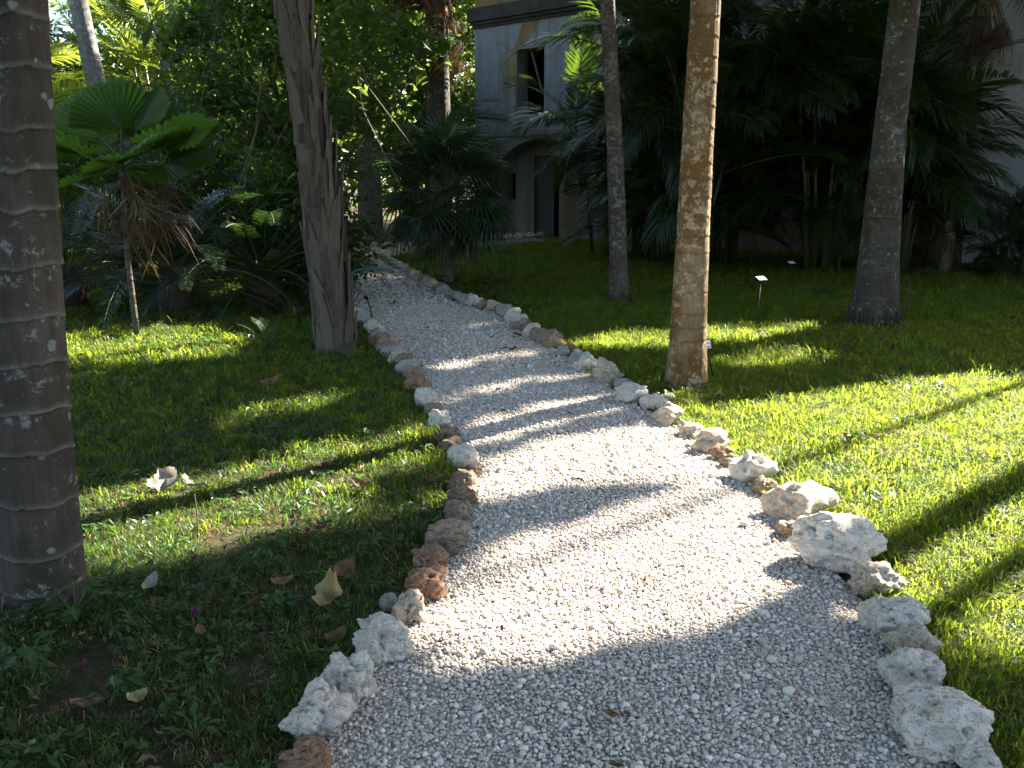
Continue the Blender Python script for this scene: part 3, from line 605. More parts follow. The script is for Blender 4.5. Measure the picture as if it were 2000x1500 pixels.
def fan_leaf(seed, pet, Rr, n, span, fused, droop, mats, width=1.0, ragged=0.0):
    """palmate leaf on a stalk along +X"""
    r_ = random.Random(seed); b = MB(); b.tube([(0,0,0),(pet*.5,0,.02),(pet,0,0)], [.012,.010,.008], 4, m=1, cap=False)
    hub = Vector((pet,0,0)); da = span/n
    for i in range(n):
        a = -span/2 + (i+.5)*da; c_, s_ = math.cos(a), math.sin(a); rr = Rr*(.78 + .22*math.cos(a*.5))*r_.uniform(.92 - ragged*.5,1.06)
        if r_.random() < ragged*.35: continue
        a += r_.uniform(-1,1)*ragged*.12; c_, s_ = math.cos(a), math.sin(a)
        u = Vector((c_, s_, 0)); wv = Vector((-s_, c_, 0)); r1 = rr*fused; hw = math.tan(da/2)*r1*width
        def zz(r): return -droop*(r/rr)**2*rr*(.55 + .45*abs(math.sin(a))) + .10*rr*abs(math.sin(a))
        c1 = hub + u*r1 + Vector((0,0,zz(r1) + hw*.55)); l1 = hub + u*r1 - wv*hw + Vector((0,0,zz(r1) - hw*.2)); q1 = hub + u*r1 + wv*hw + Vector((0,0,zz(r1) - hw*.2))
        r2 = rr*(.5 + .5*fused); k2 = .62
        c2 = hub + u*r2 + Vector((0,0,zz(r2) + hw*.3)); l2 = hub + u*r2 - wv*hw*k2 + Vector((0,0,zz(r2))); q2 = hub + u*r2 + wv*hw*k2 + Vector((0,0,zz(r2)))
        tp = hub + u*rr + Vector((0,0,zz(rr) - r_.uniform(.02,.12)*rr)) + wv*r_.uniform(-.03,.03)*rr
        b.add([hub, l1, c1, q1, l2, c2, q2, tp], [(1,4,5,2),(2,5,6,3)], [(0,1,2),(0,2,3),(4,7,5),(5,7,6)])
    return b.mesh('fan_leaf', mats)
def ruffled_leaf(seed, pet, Rr, n, span, cup, mats):
    """undivided pleated fan with a toothed rim"""
    r_ = random.Random(seed); b = MB(); b.tube([(0,0,0),(pet*.5,0,.015),(pet,0,0)], [.011,.009,.007], 4, m=1, cap=False)
    V = []; rows = (.03, .35, .68, .93, 1.0)
    for i in range(2*n+1):
        a = -span/2 + span*i/(2*n); fold = 1 if i % 2 else -1; rl = Rr*(.84 + .16*math.cos(a*.9))*(1 + .02*math.sin(i*1.7+seed))
        for r in rows:
            rr = rl*r*(1.03 if (r == 1.0 and i % 2) else .985 if r == 1.0 else 1)
            z = cup*rl*r*r*(.4 - abs(math.sin(a))*.6) + fold*.016*Rr*r*2 + .04*Rr*r*math.sin(a*5 + seed)
            V.append((pet + rr*math.cos(a), rr*math.sin(a), z))
    k = len(rows); Q = [(i*k+j, i*k+j+1, (i+1)*k+j+1, (i+1)*k+j) for i in range(2*n) for j in range(k-1)]
    b.add(V, Q); return b.mesh('ruffled_leaf', mats)

def place_leaf(name, me, parent, loc, az, el, roll=0.0, sc=1.0):
    o = link(name, me, parent, loc); o.rotation_mode = 'QUATERNION'
    o.rotation_quaternion = (Matrix.Rotation(az, 4, 'Z') @ Matrix.Rotation(-el, 4, 'Y') @ Matrix.Rotation(roll, 4, 'X')).to_quaternion()
    o.scale = (sc, sc, sc); return o

FR_BIG = [pinnate(20+i, 3.0, .9 + .25*i, 60, .62, .040, .30, .45, mats=[MAT['areca'], MAT['rachis']], r0=.03) for i in range(3)]
FR_ARECA = [pinnate(40+i, 2.1, .9 + .22*i, 46, .52, .034, .45 - .1*i, .35 + .15*i, mats=[MAT['areca'], MAT['rachis']], curl=(-.3,.2,.4,-.15)[i]) for i in range(4)]
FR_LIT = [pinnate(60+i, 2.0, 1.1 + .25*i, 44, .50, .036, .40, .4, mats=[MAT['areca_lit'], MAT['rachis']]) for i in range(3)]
FR_DEAD = [pinnate(70+i, 1.9, 1.5, 36, .45, .030, .05, .9, mats=[MAT['dead'], MAT['rachis_dead']], missing=.2) for i in range(2)]
FR_CYCAD = [pinnate(80+i, 1.25, 1.0 + .3*i, 56, .15, .011, .12, .12, .45, mats=[MAT['cycad'], MAT['rachis']], r0=.009) for i in range(3)]
FAN = [fan_leaf(90+i, .75, .68, 34, R(300), .42, .35 + .2*i, [MAT['fan'], MAT['rachis']]) for i in range(3)]
FAN_DEAD = [fan_leaf(95+i, .6, .62, 26, R(110), .3, .8, [MAT['dead'], MAT['rachis_dead']], .8, .9) for i in range(2)]
RUF = [ruffled_leaf(3+i, .42, .50, 26, R(190 + 20*i), .25*(1-i), [MAT['ruffled'], MAT['rachis']]) for i in range(3)]
RUF_DEAD = [fan_leaf(97+i, .30, .46, 20, R(75 + 20*i), .45, .5 + .5*i, [MAT['dead_pale' if i == 1 else 'dead'], MAT['rachis_dead']], .9, 1.0) for i in range(4)]

def palm_crown(t, top, n, meshes, el0, el1, sc, seed, name='frond', r0=.06):
    r_ = random.Random(seed)
    for i in range(n):
        f = i/max(1, n-1); az = i*2.39996 + r_.uniform(-.25,.25); el = el1 + (el0-el1)*f + r_.uniform(-.1,.1)
        place_leaf(name, meshes[r_.randrange(len(meshes))], t, (top[0] + r0*math.cos(az), top[1] + r0*math.sin(az), top[2] - .15*(1-f)), az, el, r_.uniform(-.3,.3), sc*r_.uniform(.85,1.1))

def feather_palm(name, label, base, path, spacing, amp, mat, seed, n=40, dz=.02, fronds=13, sc=1.0, flare=.25, group=None, jit=.25, shaft=True):
    t = thing(name, label, 'palm tree', (*base, 0), group)
    link('trunk', ringed_trunk(path, spacing, amp, mat, seed, n, dz, jit, flare), t)
    px, py, pz, pr = path[-1]
    if shaft:
        b = MB(); b.tube([(px,py,pz-.06),(px,py,pz+.35),(px,py,pz+.8),(px,py,pz+1.15)], [pr*.98,pr*1.12,pr*.8,pr*.45], 14)
        link('crownshaft', b.mesh('crownshaft', [MAT['cane']], True), t); pz += 1.0
    if fronds: palm_crown(t, (px,py,pz), fronds, FR_BIG, 1.2, -.15, sc, seed, r0=pr*.5)
    return t
def roots(t, r, n, seed, h=.12):
    r_ = random.Random(seed); b = MB()
    for i in range(n):
        a = i*6.283/n + r_.uniform(-.1,.1); c_, s_ = math.cos(a), math.sin(a); hh = h*r_.uniform(.6,1.3); o_ = r_.uniform(1.04,1.16)
        b.tube([(r*.93*c_, r*.93*s_, hh), (r*1.02*c_, r*1.02*s_, hh*.45), (r*o_*c_, r*o_*s_, -.03)], [.008,.013,.010], 5)
    link('roots', b.mesh('roots', [MAT['bark_dark']]), t)
PG = 'tall palms beside the path'
feather_palm('palm_tree', 'thick grey ringed palm trunk in the left foreground, spotted with lichen', (-1.845,3.22), [(0,0,0,.145),(.03,.02,.9,.136),(.10,.08,2.2,.119),(.2,.15,6.6,.10)], .175, .008, MAT['tr_grey'], 1, 90, .006, 13, 1.0, .06, PG)
feather_palm('palm_tree', 'sunlit ochre palm trunk with pale lichen patches right of the path', (1.37,6.80), [(0,0,0,.160),(-.005,0,.35,.142),(0,0,1.2,.125),(.02,0,2.85,.106),(.1,.1,6.8,.09)], .135, .006, MAT['tr_ochre'], 2, 64, .009, 12, .95, .12, PG)
_t = feather_palm('palm_tree', 'stout brown palm trunk with swollen base on the right lawn', (4.07,9.87), [(0,0,0,.27),(0,0,.5,.225),(-.01,0,1.2,.19),(-.02,0,2.2,.163),(.02,0,3.5,.15),(.25,.1,9.2,.13)], .29, .006, MAT['tr_brown'], 3, 60, .012, 13, 1.05, .10, PG)
roots(_t, .29, 60, 5, .15)
_t = feather_palm('palm_tree', 'slender dark closely ringed palm trunk standing in the shade', (1.44,11.85), [(0,0,0,.135),(-.03,0,.6,.118),(-.10,0,1.9,.105),(-.25,0,3.75,.094),(-.5,.1,7.2,.085)], .065, .007, MAT['tr_close'], 4, 40, .010, 12, .9, .15, PG)
roots(_t, .145, 34, 6)
# off to the right, out of the picture: palms whose trunks and crowns throw the long shadows over lawn and path
feather_palm('palm_tree', 'palm standing right of the view, its shadow crossing the sunlit lawn', (6.2,7.44), [(0,0,0,.15),(0,0,1,.12),(.1,0,9.2,.10)], .15, .005, MAT['tr_grey'], 5, 20, .04, 14, 1.0, .1, PG)
feather_palm('palm_tree', 'thin palm standing right of the view, casting the narrow lawn shadow', (8.0,10.1), [(0,0,0,.06),(0,0,1,.05),(0,.05,9.4,.045)], .12, .003, MAT['tr_grey'], 6, 14, .05, 9, .5, .1, PG)
feather_palm('palm_tree', 'palm standing farthest right of the view beyond the lawn', (6.9,7.5), [(0,0,0,.10),(0,0,1,.075),(.1,0,9.6,.07)], .15, .005, MAT['tr_grey'], 7, 20, .04, 14, 1.0, .1, PG)

# shaggy palm left of the path
sp = thing('shaggy_palm', 'leaning palm trunk with shaggy fibrous bark left of the path', 'palm tree', (-1.68,8.32,0), PG)
SHP = [(0,0,0,.185),(-.03,0,.5,.165),(-.10,0,1.6,.15),(-.26,0,3.1,.145),(-.55,.1,6.3,.13)]
link('trunk', ringed_trunk(SHP, .22, .012, MAT['tr_shag'], 8, 40, .03, .4, .12), sp)
def bark_plate(seed):
    r_ = random.Random(seed); L = r_.uniform(.30,.55); w0 = r_.uniform(.035,.065); V = []; N = 6
    for i in range(N+1):
        t_ = i/N; w_ = w0*(1 - .8*t_**1.4)*(1 + .2*r_.uniform(-1,1)); out = .007 + .020*t_**2.5; zz = L*t_
        V += [(-w_, out - w_*w_*2.5, zz), (w_*.25, out + .016*(1-t_*.4), zz), (w_, out - w_*w_*2.5, zz), (w_*.7, out - .010, zz), (-w_*.7, out - .010, zz)]
    Q = [(i*5+j, i*5+(j+1)%5, (i+1)*5+(j+1)%5, (i+1)*5+j) for i in range(N) for j in range(5)]
    me = mesh_np('bark_plate', V, Q, None, [MAT['tr_shag']], smooth=False); return me
BP = [bark_plate(i) for i in range(6)]; r_ = random.Random(3); z = .02; kk = 0
while z < 3.6:
    for j in range(7):
        th = (j + .5*(kk % 2))*2*math.pi/7 + r_.uniform(-.3,.3); zz = z + r_.uniform(-.10,.10)
        cx, cy_, rad = interp_path(SHP, max(0, zz)); rad *= 1 + .12*math.exp(-max(0, zz)/.12)
        o = link('bark_plate', BP[r_.randrange(6)], sp, (cx + (rad-.004)*math.sin(th), cy_ - (rad-.004)*math.cos(th), zz), (r_.uniform(-.03,.05), r_.uniform(-.12,.30), th + math.pi))
        o.scale = (r_.uniform(.8,1.2),)*3
    z += .15; kk += 1
palm_crown(sp, (-.55,.1,6.3), 14, FAN, 1.3, -.2, 1.4, 12, 'fan_leaf')

# ------------------------------------------------------------------ small ruffled fan palm on the left lawn
rp = thing('ruffled_fan_palm', 'small palm with round pleated fan leaves on the left lawn', 'palm tree', (-3.84,8.95,0))
link('trunk', ringed_trunk([(0,0,0,.038),(0,0,.12,.030),(-.02,0,.8,.028),(.02,0,1.35,.040),(.02,0,1.75,.045)], .07, .003, MAT['tr_close'], 9, 20, .012, .3, .25), rp)
top = (.02,0,1.72); r_ = random.Random(21)
for i, (az, el, ro, s_) in enumerate([(1.9,1.05,.2,1.05),(1.2,1.0,-.3,1.0),(.7,.75,.4,1.0),(2.6,.8,-.3,1.0),(3.2,.45,.3,1.0),(.15,.5,-.2,1.1),(-.5,.35,.3,1.0),(3.9,.25,.2,.95),(-1.1,.2,.4,1.0),(4.6,.15,-.3,1.0),(-.1,.05,.4,1.0),(3.5,-.05,-.2,1.0),(-1.6,-.15,.2,.95),(2.2,.1,.3,1.0),(1.0,.1,0,1.0)]):
    place_leaf('fan_leaf', RUF[i % 3], rp, top, az, el, ro, s_)
for i in range(15):
    az = r_.choice([-.4,.1,-1.0,3.6,-1.5,.5]) + r_.uniform(-.3,.3)
    place_leaf('dead_leaf', RUF_DEAD[i % 4], rp, (.02,0,1.55 + r_.uniform(-.1,.2)), az, -.75 + r_.uniform(-.5,.5), r_.uniform(-1.2,1.2), r_.uniform(.8,1.2))

# ------------------------------------------------------------------ dark fan palm by the path bend
fp = thing('fan_palm', 'dark bushy fan palm beside the bend of the path', 'palm tree', (-1.02,13.95,0))
link('trunk', ringed_trunk([(0,0,0,.10),(0,0,.6,.085),(-.03,0,1.5,.08)], .09, .008, MAT['tr_close'], 10, 24, .02, .3, .2), fp)
r_ = random.Random(31)
for i in range(46):
    f = i/45; az = i*2.39996; el = -.95 + 2.25*f + r_.uniform(-.15,.15)
    place_leaf('fan_leaf', FAN[r_.randrange(3)], fp, (-.03,0,1.25 + .35*f), az, el, r_.uniform(-.5,.5), r_.uniform(.75,.95))

# ------------------------------------------------------------------ cycads left
def cycad(label, x, y, n, sc, seed, z0=.35):
    t = thing('cycad', label, 'cycad', (x, y, 0), 'cycads on the left lawn'); b = MB()
    b.tube([(0,0,-.05),(0,0,z0*.6),(0,0,z0)], [.14*sc,.15*sc,.08*sc], 12); link('stem', b.mesh('stem', [MAT['bark_dark']], True), t)
    palm_crown(t, (0,0,z0), n, FR_CYCAD, 1.15, .0, sc, seed, r0=.05)
cycad('broad dark cycad spreading behind the small ruffled palm', -4.15, 10.9, 38, 1.5, 41, .5)
cycad('dark cycad with long arching leaves right of the small ruffled palm', -3.15, 11.2, 38, 1.6, 42, .5)
cycad('cycad at the far left partly behind the grey trunk', -5.6, 11.2, 34, 1.5, 43, .5)

# ------------------------------------------------------------------ clumping feather palms in front of the building
def areca(label, x, y, canes, H, seed, meshes, fr=6, spread=.55, lean=.12, dead=1, group='clumping feather palms', sc=1.0, hmin=.22):
    r_ = random.Random(seed); t = thing('feather_palm_clump', label, 'palm clump', (x, y, 0), group)
    for c_ in range(canes):
        az = c_*2.4 + r_.uniform(-.4,.4); d = spread*r_.uniform(.2,1)*.6; h = H*(hmin + (1-hmin)*(((c_*.618 + .37) % 1.0))); ln = lean*h*r_.uniform(.4,1.6)
        bx, by = d*math.cos(az), d*math.sin(az); tx, ty = bx + ln*math.cos(az), by + ln*math.sin(az)
        b = MB(); b.tube([(bx,by,-.03),(bx+(tx-bx)*.35,by+(ty-by)*.35,h*.5),(tx,ty,h)], [.04,.033,.026], 7); link('cane', b.mesh('cane', [MAT['cane']], True), t)
        for i in range(fr):
            f = i/(fr-1); a2 = i*2.39996 + r_.uniform(0,.8) + c_; el = .15 + 1.15*f + r_.uniform(-.15,.15)
            place_leaf('frond', meshes[r_.randrange(len(meshes))], t, (tx,ty,h - .25*(1-f)), a2, el, r_.uniform(-.5,.5), sc*r_.uniform(.75,1.12))
        if c_ < dead: place_leaf('dead_frond', FR_DEAD[c_ % 2], t, (tx,ty,h-.3), az, -.6, .2, .9)
areca('feather palm clump beside the arched doorway, one spray caught by sun', 1.95, 18.6, 4, 2.7, 51, FR_ARECA, 6, hmin=.72)
areca('dark feather palm clump right of the arched doorway', 2.8, 17.2, 12, 4.6, 52, FR_ARECA, 7)
areca('dark feather palm clump behind the slender ringed trunk', 3.1, 15.6, 11, 3.4, 53, FR_ARECA, 7)
areca('dark feather palm clump behind the sunlit ochre trunk', 4.0, 17.0, 13, 4.8, 54, FR_ARECA, 7)
areca('dark feather palm clump left of the stout brown trunk', 5.3, 15.4, 13, 3.6, 55, FR_ARECA, 7)
areca('tall dark feather palm clump behind the stout brown trunk', 6.3, 15.4, 13, 3.6, 56, FR_ARECA, 7)
areca('feather palm clump at the right against the pale wall', 6.5, 15.3, 11, 3.0, 57, FR_ARECA, 6, sc=.8)
areca('feather palm clump at the far right edge by the pale wall', 9.9, 14.3, 7, 1.3, 58, FR_ARECA, 6, sc=.8, dead=0)
areca('low dark palm clump at the foot of the far right wall', 8.4, 14.9, 6, .7, 59, FR_ARECA, 6, dead=0, sc=.6)
areca('low feather palm clump hiding the wall right of the doorway', 2.75, 18.0, 7, 2.3, 60, FR_ARECA, 6, dead=0)
BGP = 'sunlit palms in the left background'
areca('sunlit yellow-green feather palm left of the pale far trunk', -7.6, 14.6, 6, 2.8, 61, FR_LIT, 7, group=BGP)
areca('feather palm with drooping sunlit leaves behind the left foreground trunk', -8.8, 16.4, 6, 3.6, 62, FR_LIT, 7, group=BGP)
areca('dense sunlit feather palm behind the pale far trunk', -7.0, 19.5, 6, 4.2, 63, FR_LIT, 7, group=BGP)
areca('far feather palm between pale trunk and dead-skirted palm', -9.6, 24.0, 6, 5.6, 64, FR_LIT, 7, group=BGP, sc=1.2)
areca('far feather palm rising at the upper left corner', -12.8, 24.0, 6, 5.2, 65, FR_ARECA, 7, group=BGP, sc=1.2)
areca('low dark feather palm behind the cycads', -5.4, 14.2, 5, 1.3, 66, FR_ARECA, 6, group=BGP, dead=2)
areca('dark feather palm standing over the path bend', -2.6, 23.6, 6, 4.4, 67, FR_ARECA, 7, group=BGP)

# ------------------------------------------------------------------ far palm trunks
feather_palm('palm_tree', 'pale grey ringed palm trunk in the left background', (-6.75,15.6), [(0,0,0,.17),(-.05,0,1.5,.165),(-.20,0,3.0,.155),(-.45,0,5.0,.145),(-.8,0,8,.13)], .09, .008, MAT['tr_pale'], 13, 36, .02, 11, 1.0, .1, 'palms farther back')
feather_palm('palm_tree', 'thick pale palm trunk at the far bend of the path', (-3.55,22.6), [(0,0,0,.33),(0,0,1.2,.30),(0,0,3,.26),(.05,0,8,.2)], .25, .006, MAT['tr_pale'], 14, 32, .04, 10, 1.0, .1, 'palms farther back')
st = feather_palm('palm_tree', 'brown palm trunk with hanging dead leaf skirt above the dark fan palm', (-1.45,18.2), [(0,0,0,.26),(0,0,1.5,.235),(0,0,3.6,.225),(0,0,4.6,.22),(0,0,7.5,.2)], .12, .012, MAT['tr_close'], 15, 28, .03, 0, 1.0, .1, 'palms farther back', shaft=False)
r_ = random.Random(77)
for i in range(44):
    az = r_.uniform(0,6.28); place_leaf('dead_leaf', FAN_DEAD[i % 2], st, (.20*math.cos(az), .20*math.sin(az), r_.uniform(4.6,7.2)), az, -1.35 + r_.uniform(-.1,.15), r_.uniform(-.8,.8), r_.uniform(1.0,1.5))
palm_crown(st, (0,0,7.5), 16, FAN, 1.2, -.1, 1.5, 78, 'fan_leaf')
st = feather_palm('palm_tree', 'far palm with a drooping skirt of sunlit dead leaves', (-8.1,22.6), [(0,0,0,.16),(0,0,5.0,.14)], .12, .01, MAT['tr_close'], 16, 20, .05, 0, 1.0, .1, 'palms farther back', shaft=False)
for i in range(40):
    az = r_.uniform(0,6.28); place_leaf('dead_leaf', FAN_DEAD[i % 2], st, (.12*math.cos(az), .12*math.sin(az), r_.uniform(3.9,4.9)), az, -1.15 + r_.uniform(-.25,.35), r_.uniform(-.8,.8), r_.uniform(1.0,1.5)*1.2)
palm_crown(st, (0,0,5.0), 14, FAN, 1.2, .1, 1.3, 79, 'fan_leaf')
st = feather_palm('palm_tree', 'palm high at the right with rusty hanging dead leaves above the lawn', (7.3,15.0), [(0,0,0,.10),(.05,0,3,.09),(.2,.1,4.6,.085)], .1, .006, MAT['tr_close'], 17, 20, .05, 0, 1.0, .1, 'palms farther back', shaft=False)
for i in range(26):
    az = r_.uniform(0,6.28); place_leaf('dead_leaf', FAN_DEAD[i % 2], st, (.2+.08*math.cos(az), .1+.08*math.sin(az), r_.uniform(4.3,4.7)), az, -1.25 + r_.uniform(-.15,.25), r_.uniform(-.8,.8), r_.uniform(.9,1.2))
palm_crown(st, (.2,.1,4.65), 14, FAN, 1.2, .1, 1.2, 80, 'fan_leaf')
# fan-stalked traveller's palm: straight pale stalks
tp = thing('stalked_palm', 'upright pale green leaf stalks fanning out in the left background', 'palm clump', (-7.55,20.6,0), 'palms farther back')
for i in range(8):
    a = -.16 + .05*i; b = MB(); L = 4.9 - .1*abs(i-3)
    b.tube([(.05*(i-3.5),0,0),(.05*(i-3.5)+L*.5*math.sin(a),0,L*.5),(.05*(i-3.5)+L*math.sin(a),.1,L)], [.045,.035,.025], 6); link('stalk', b.mesh('stalk', [MAT['rachis']], True), tp)
    place_leaf('frond', FR_LIT[i % 3], tp, (.05*(i-3.5)+L*math.sin(a), .1, L), R(90) - (i-3.5)*.5, 1.1 - .1*abs(i-3.5), 0, .9)

# ------------------------------------------------------------------ leafy trees
def leaf_cloud(P, size, seed, mats, asp=.5, up=.6, ragged=.35):
    g_ = np.random.default_rng(seed); n = len(P); P = np.asarray(P)
    N = g_.normal(0, 1, (n,3)); N[:,2] = np.abs(N[:,2])*.6 + up; N /= np.linalg.norm(N, axis=1)[:,None]
    A = g_.normal(0, 1, (n,3)); A[:,2] -= .5; U = A - (A*N).sum(1)[:,None]*N; U /= np.linalg.norm(U, axis=1)[:,None]; W = np.cross(N, U)
    s_ = (size*np.exp(g_.normal(0, ragged, n)))[:,None]
    V = np.stack([P - U*s_*.5, P + W*s_*asp*.5 - U*s_*.05 + N*s_*.09, P + U*s_*.5 - N*s_*.06, P - W*s_*asp*.5 - U*s_*.05 + N*s_*.09], 1).reshape(-1, 3)
    Q = np.arange(4*n).reshape(n, 4)
    return mesh_np('crown', V, Q, None, mats, qmat=(g_.random(n) < .04).astype(int) if len(mats) > 1 else None)
def clusters(center, rad, ncl, per, csize, seed, shell=.35):
    g_ = np.random.default_rng(seed); D = g_.normal(0, 1, (ncl,3)); D /= np.linalg.norm(D, axis=1)[:,None]
    rr = (shell + (1-shell)*g_.random(ncl))**(1/2.2); K = np.array(center) + D*rr[:,None]*np.array(rad)
    P = np.repeat(K, per, 0) + g_.normal(0, 1, (ncl*per,3))*csize*np.array([1,1,.6]); return K, P
def leafy_tree(name, label, base, trunk_r, center, rad, ncl, per, csize, size, mat, seed, group=None, keep=None, cat='tree', limbs=7, lean=None, extra=None, zmin=.15):
    t = thing(name, label, cat, (*base, 0), group); r_ = random.Random(seed)
    c = Vector(center) - Vector((*base, 0)); K, P = clusters(tuple(c), rad, ncl, per, csize, seed)
    if keep is not None: P = P[keep(P + np.array([base[0], base[1], 0]))]
    P = P[P[:,2] > zmin]
    fork = Vector((c.x*.45, c.y*.45, max(.3, c.z - rad[2]*.75))); b = MB()
    b.tube([(0,0,-.05),(fork.x*.35 + .05, fork.y*.35, fork.z*.5), tuple(fork)], [trunk_r*1.25, trunk_r, trunk_r*.75], 10); link('trunk', b.mesh('trunk', [MAT['bark_dark']], True), t)
    for i in range(limbs):
        e_ = Vector(K[r_.randrange(len(K))])
        if keep is not None:
            seg = np.array([tuple(fork.lerp(e_, q)) for q in np.linspace(.1, 1, 12)]) + np.array([base[0], base[1], 0])
            if not keep(seg).all(): continue
        mid = fork.lerp(e_, .5) + Vector((r_.uniform(-.2,.2), r_.uniform(-.2,.2), .2)); b = MB()
        b.tube([tuple(fork), tuple(mid), tuple(e_)], [trunk_r*.5, trunk_r*.3, trunk_r*.1], 6); link('limb', b.mesh('limb', [MAT['bark_dark']], True), t)
    link('crown', leaf_cloud(P, size, seed, [mat] + ([extra] if extra else [])), t); return t
TB = 'leafy trees in the background'
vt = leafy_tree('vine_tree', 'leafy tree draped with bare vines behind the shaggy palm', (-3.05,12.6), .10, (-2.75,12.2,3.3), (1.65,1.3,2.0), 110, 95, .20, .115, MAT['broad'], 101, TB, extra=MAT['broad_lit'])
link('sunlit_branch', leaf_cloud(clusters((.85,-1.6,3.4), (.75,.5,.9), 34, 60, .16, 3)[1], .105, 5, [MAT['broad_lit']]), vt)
link('dry_branch', leaf_cloud(clusters((1.9,-1.0,4.1), (.45,.4,.35), 14, 60, .13, 4)[1], .10, 6, [MAT['redleaf']]), vt)
r_ = random.Random(9)
for i in range(9):
    x0, y0 = r_.uniform(-.9,1.3), r_.uniform(-1.5,-1.1); z1 = r_.uniform(3.2,4.4); z0 = z1 - r_.uniform(1.2,2.6); dx = r_.choice([-.6,-.3,.1,.7]) + r_.uniform(-.15,.15); b = MB()
    b.tube([(x0,y0,z1),(x0+dx*.3,y0-.05,(z0+z1)/2),(x0+dx,y0-.1,z0)], [.008,.007,.004], 5); link('hanging_vine', b.mesh('hanging_vine', [MAT['vine']]), vt)
leafy_tree('dense_bush', 'dense dark bush behind the shaggy palm trunk', (-2.75,11.9), .06, (-2.65,11.9,.95), (.75,.7,.95), 60, 95, .16, .09, MAT['broad'], 102, TB, cat='bush', limbs=4)
leafy_tree('dense_bush', 'dark leafy bush left of the path behind the cycads', (-4.9,15.6), .06, (-4.9,15.6,1.2), (1.3,1.0,1.2), 60, 110, .22, .12, MAT['broad'], 103, TB, cat='bush', limbs=4)
leafy_tree('leafy_tree', 'dark tree overhanging the far end of the path', (-3.7,17.8), .12, (-3.6,17.6,3.9), (1.9,1.6,1.6), 90, 100, .26, .14, MAT['broad'], 104, TB)
leafy_tree('leafy_tree', 'broad tree in the middle of the left background', (-5.8,20.5), .16, (-5.6,20.5,3.2), (2.4,2,2.2), 130, 100, .30, .16, MAT['broad'], 105, TB, extra=MAT['broad_lit'])
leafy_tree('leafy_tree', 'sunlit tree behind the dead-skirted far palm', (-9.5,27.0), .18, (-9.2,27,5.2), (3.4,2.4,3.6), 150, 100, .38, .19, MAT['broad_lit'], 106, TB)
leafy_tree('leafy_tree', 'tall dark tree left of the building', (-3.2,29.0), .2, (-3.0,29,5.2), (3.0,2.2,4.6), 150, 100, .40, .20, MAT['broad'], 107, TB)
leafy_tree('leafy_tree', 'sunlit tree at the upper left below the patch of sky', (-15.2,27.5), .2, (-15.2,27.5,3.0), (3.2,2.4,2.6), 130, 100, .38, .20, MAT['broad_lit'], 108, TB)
leafy_tree('leafy_tree', 'dark tree behind the left foreground trunk', (-10.4,15.5), .15, (-10.6,15.5,3.0), (1.7,1.8,2.6), 90, 100, .28, .15, MAT['broad'], 109, TB)
g_ = np.random.default_rng(8); n = 26000; X = g_.uniform(-32, 6, n); Y = g_.uniform(31, 38, n); top = np.where((X < -13.5) & (X > -20), 5.2, 10.5) + 1.2*np.sin(X*1.3) + .8*np.sin(X*2.9+1)
Z = top*g_.random(n)**.7; k = Z > .1
kind(link('distant_thicket', leaf_cloud(np.stack([X,Y,Z],1)[k], .42, 9, [MAT['broad'], MAT['broad_lit']])), 'stuff', 'far wall of dark tropical foliage')

# tree crowns standing over and beside the lawn on the right, above the picture: they shade path and grass, their leaves cut away over the LIT patches
LIT = [  # ground patches the crowns are carved open for, in metres
 [(-.19,4.89),(.16,5.22),(1.0,5.74),(1.29,6.27),(1.74,6.5),(2.53,6.55),(3.31,6.97),(4.33,7.32),(6.82,6.75),(6.58,5.2),(4.5,3.3),(2.6,2.75),(1.9,2.6),(1.6,2.85),(1.45,3.15),(1.39,3.21),(.64,2.89),(0,2.65),(-.28,2.78),(-.37,2.93),(-.32,3.37),(-.22,3.5),(0,3.71),(.5,4.09),(1.11,4.56),(1.14,4.66),(.41,4.43),(-.16,4.23)],
 [(-3.2,3.9),(-2.4,4.62),(-1.82,4.62),(-1.32,5.08),(-.76,5.4),(-.5,5.3),(-.5,4.9),(-.9,4.3),(-1.1,3.95),(-1.22,3.73),(-1.4,3.48),(-1.84,3.38),(-2.6,3.1)],
 [(-4.8,8.8),(-4.3,9.6),(-3.61,9.35),(-2.75,8.64),(-2.6,7.9),(-3.24,7.7),(-4.2,7.45)],
 [(.56,8.7),(1.68,9.6),(3.14,9.78),(3.56,9.37),(2.81,8.7),(1.45,8.3),(.64,8.4)],
 [(-.73,7.48),(0,8.22),(.97,8.7),(.23,7.97),(-.65,7.36)], [(-.5,6.5),(0,7.02),(1.02,7.48),(.75,7.02),(-.15,6.27)],
 [(-.25,5.87),(.15,6.19),(.69,6.42),(.28,5.95),(-.17,5.65)], [(-.3,5.3),(.03,5.61),(.53,5.95),(.17,5.52),(-.19,5.14)],
 [(-.57,9.7),(-.12,10.14),(-.06,9.85),(-.5,9.43)], [(1.83,7.97),(2.71,8.22),(2.71,7.52),(1.79,7.22)],
 [(-1.99,5.71),(-1.64,6.27),(-1.33,6.58),(-1.43,5.98),(-1.81,5.47)], [(-1.45,5.47),(-.71,5.91),(-.61,5.65),(-1.26,5.24)],
 [(-.9,4.05),(-.49,4.41),(-.39,4.23),(-.71,3.86)], [(-4.2,13.0),(-3.95,14.11),(-3.56,12.8),(-3.72,12.34)],
 [(1.27,6.85),(1.47,6.72),(-3.0,2.85),(-3.2,3.0)] ]
def in_poly(px, py, poly):
    c = np.zeros(px.shape, bool); n = len(poly)
    for i in range(n):
        x0, y0 = poly[i]; x1, y1 = poly[(i+1) % n]
        if y0 == y1: continue
        c ^= ((y0 > py) != (y1 > py)) & (px < (x1-x0)*(py-y0)/(y1-y0) + x0)
    return c
KX, KY = SUN.x/SUN.z, SUN.y/SUN.z
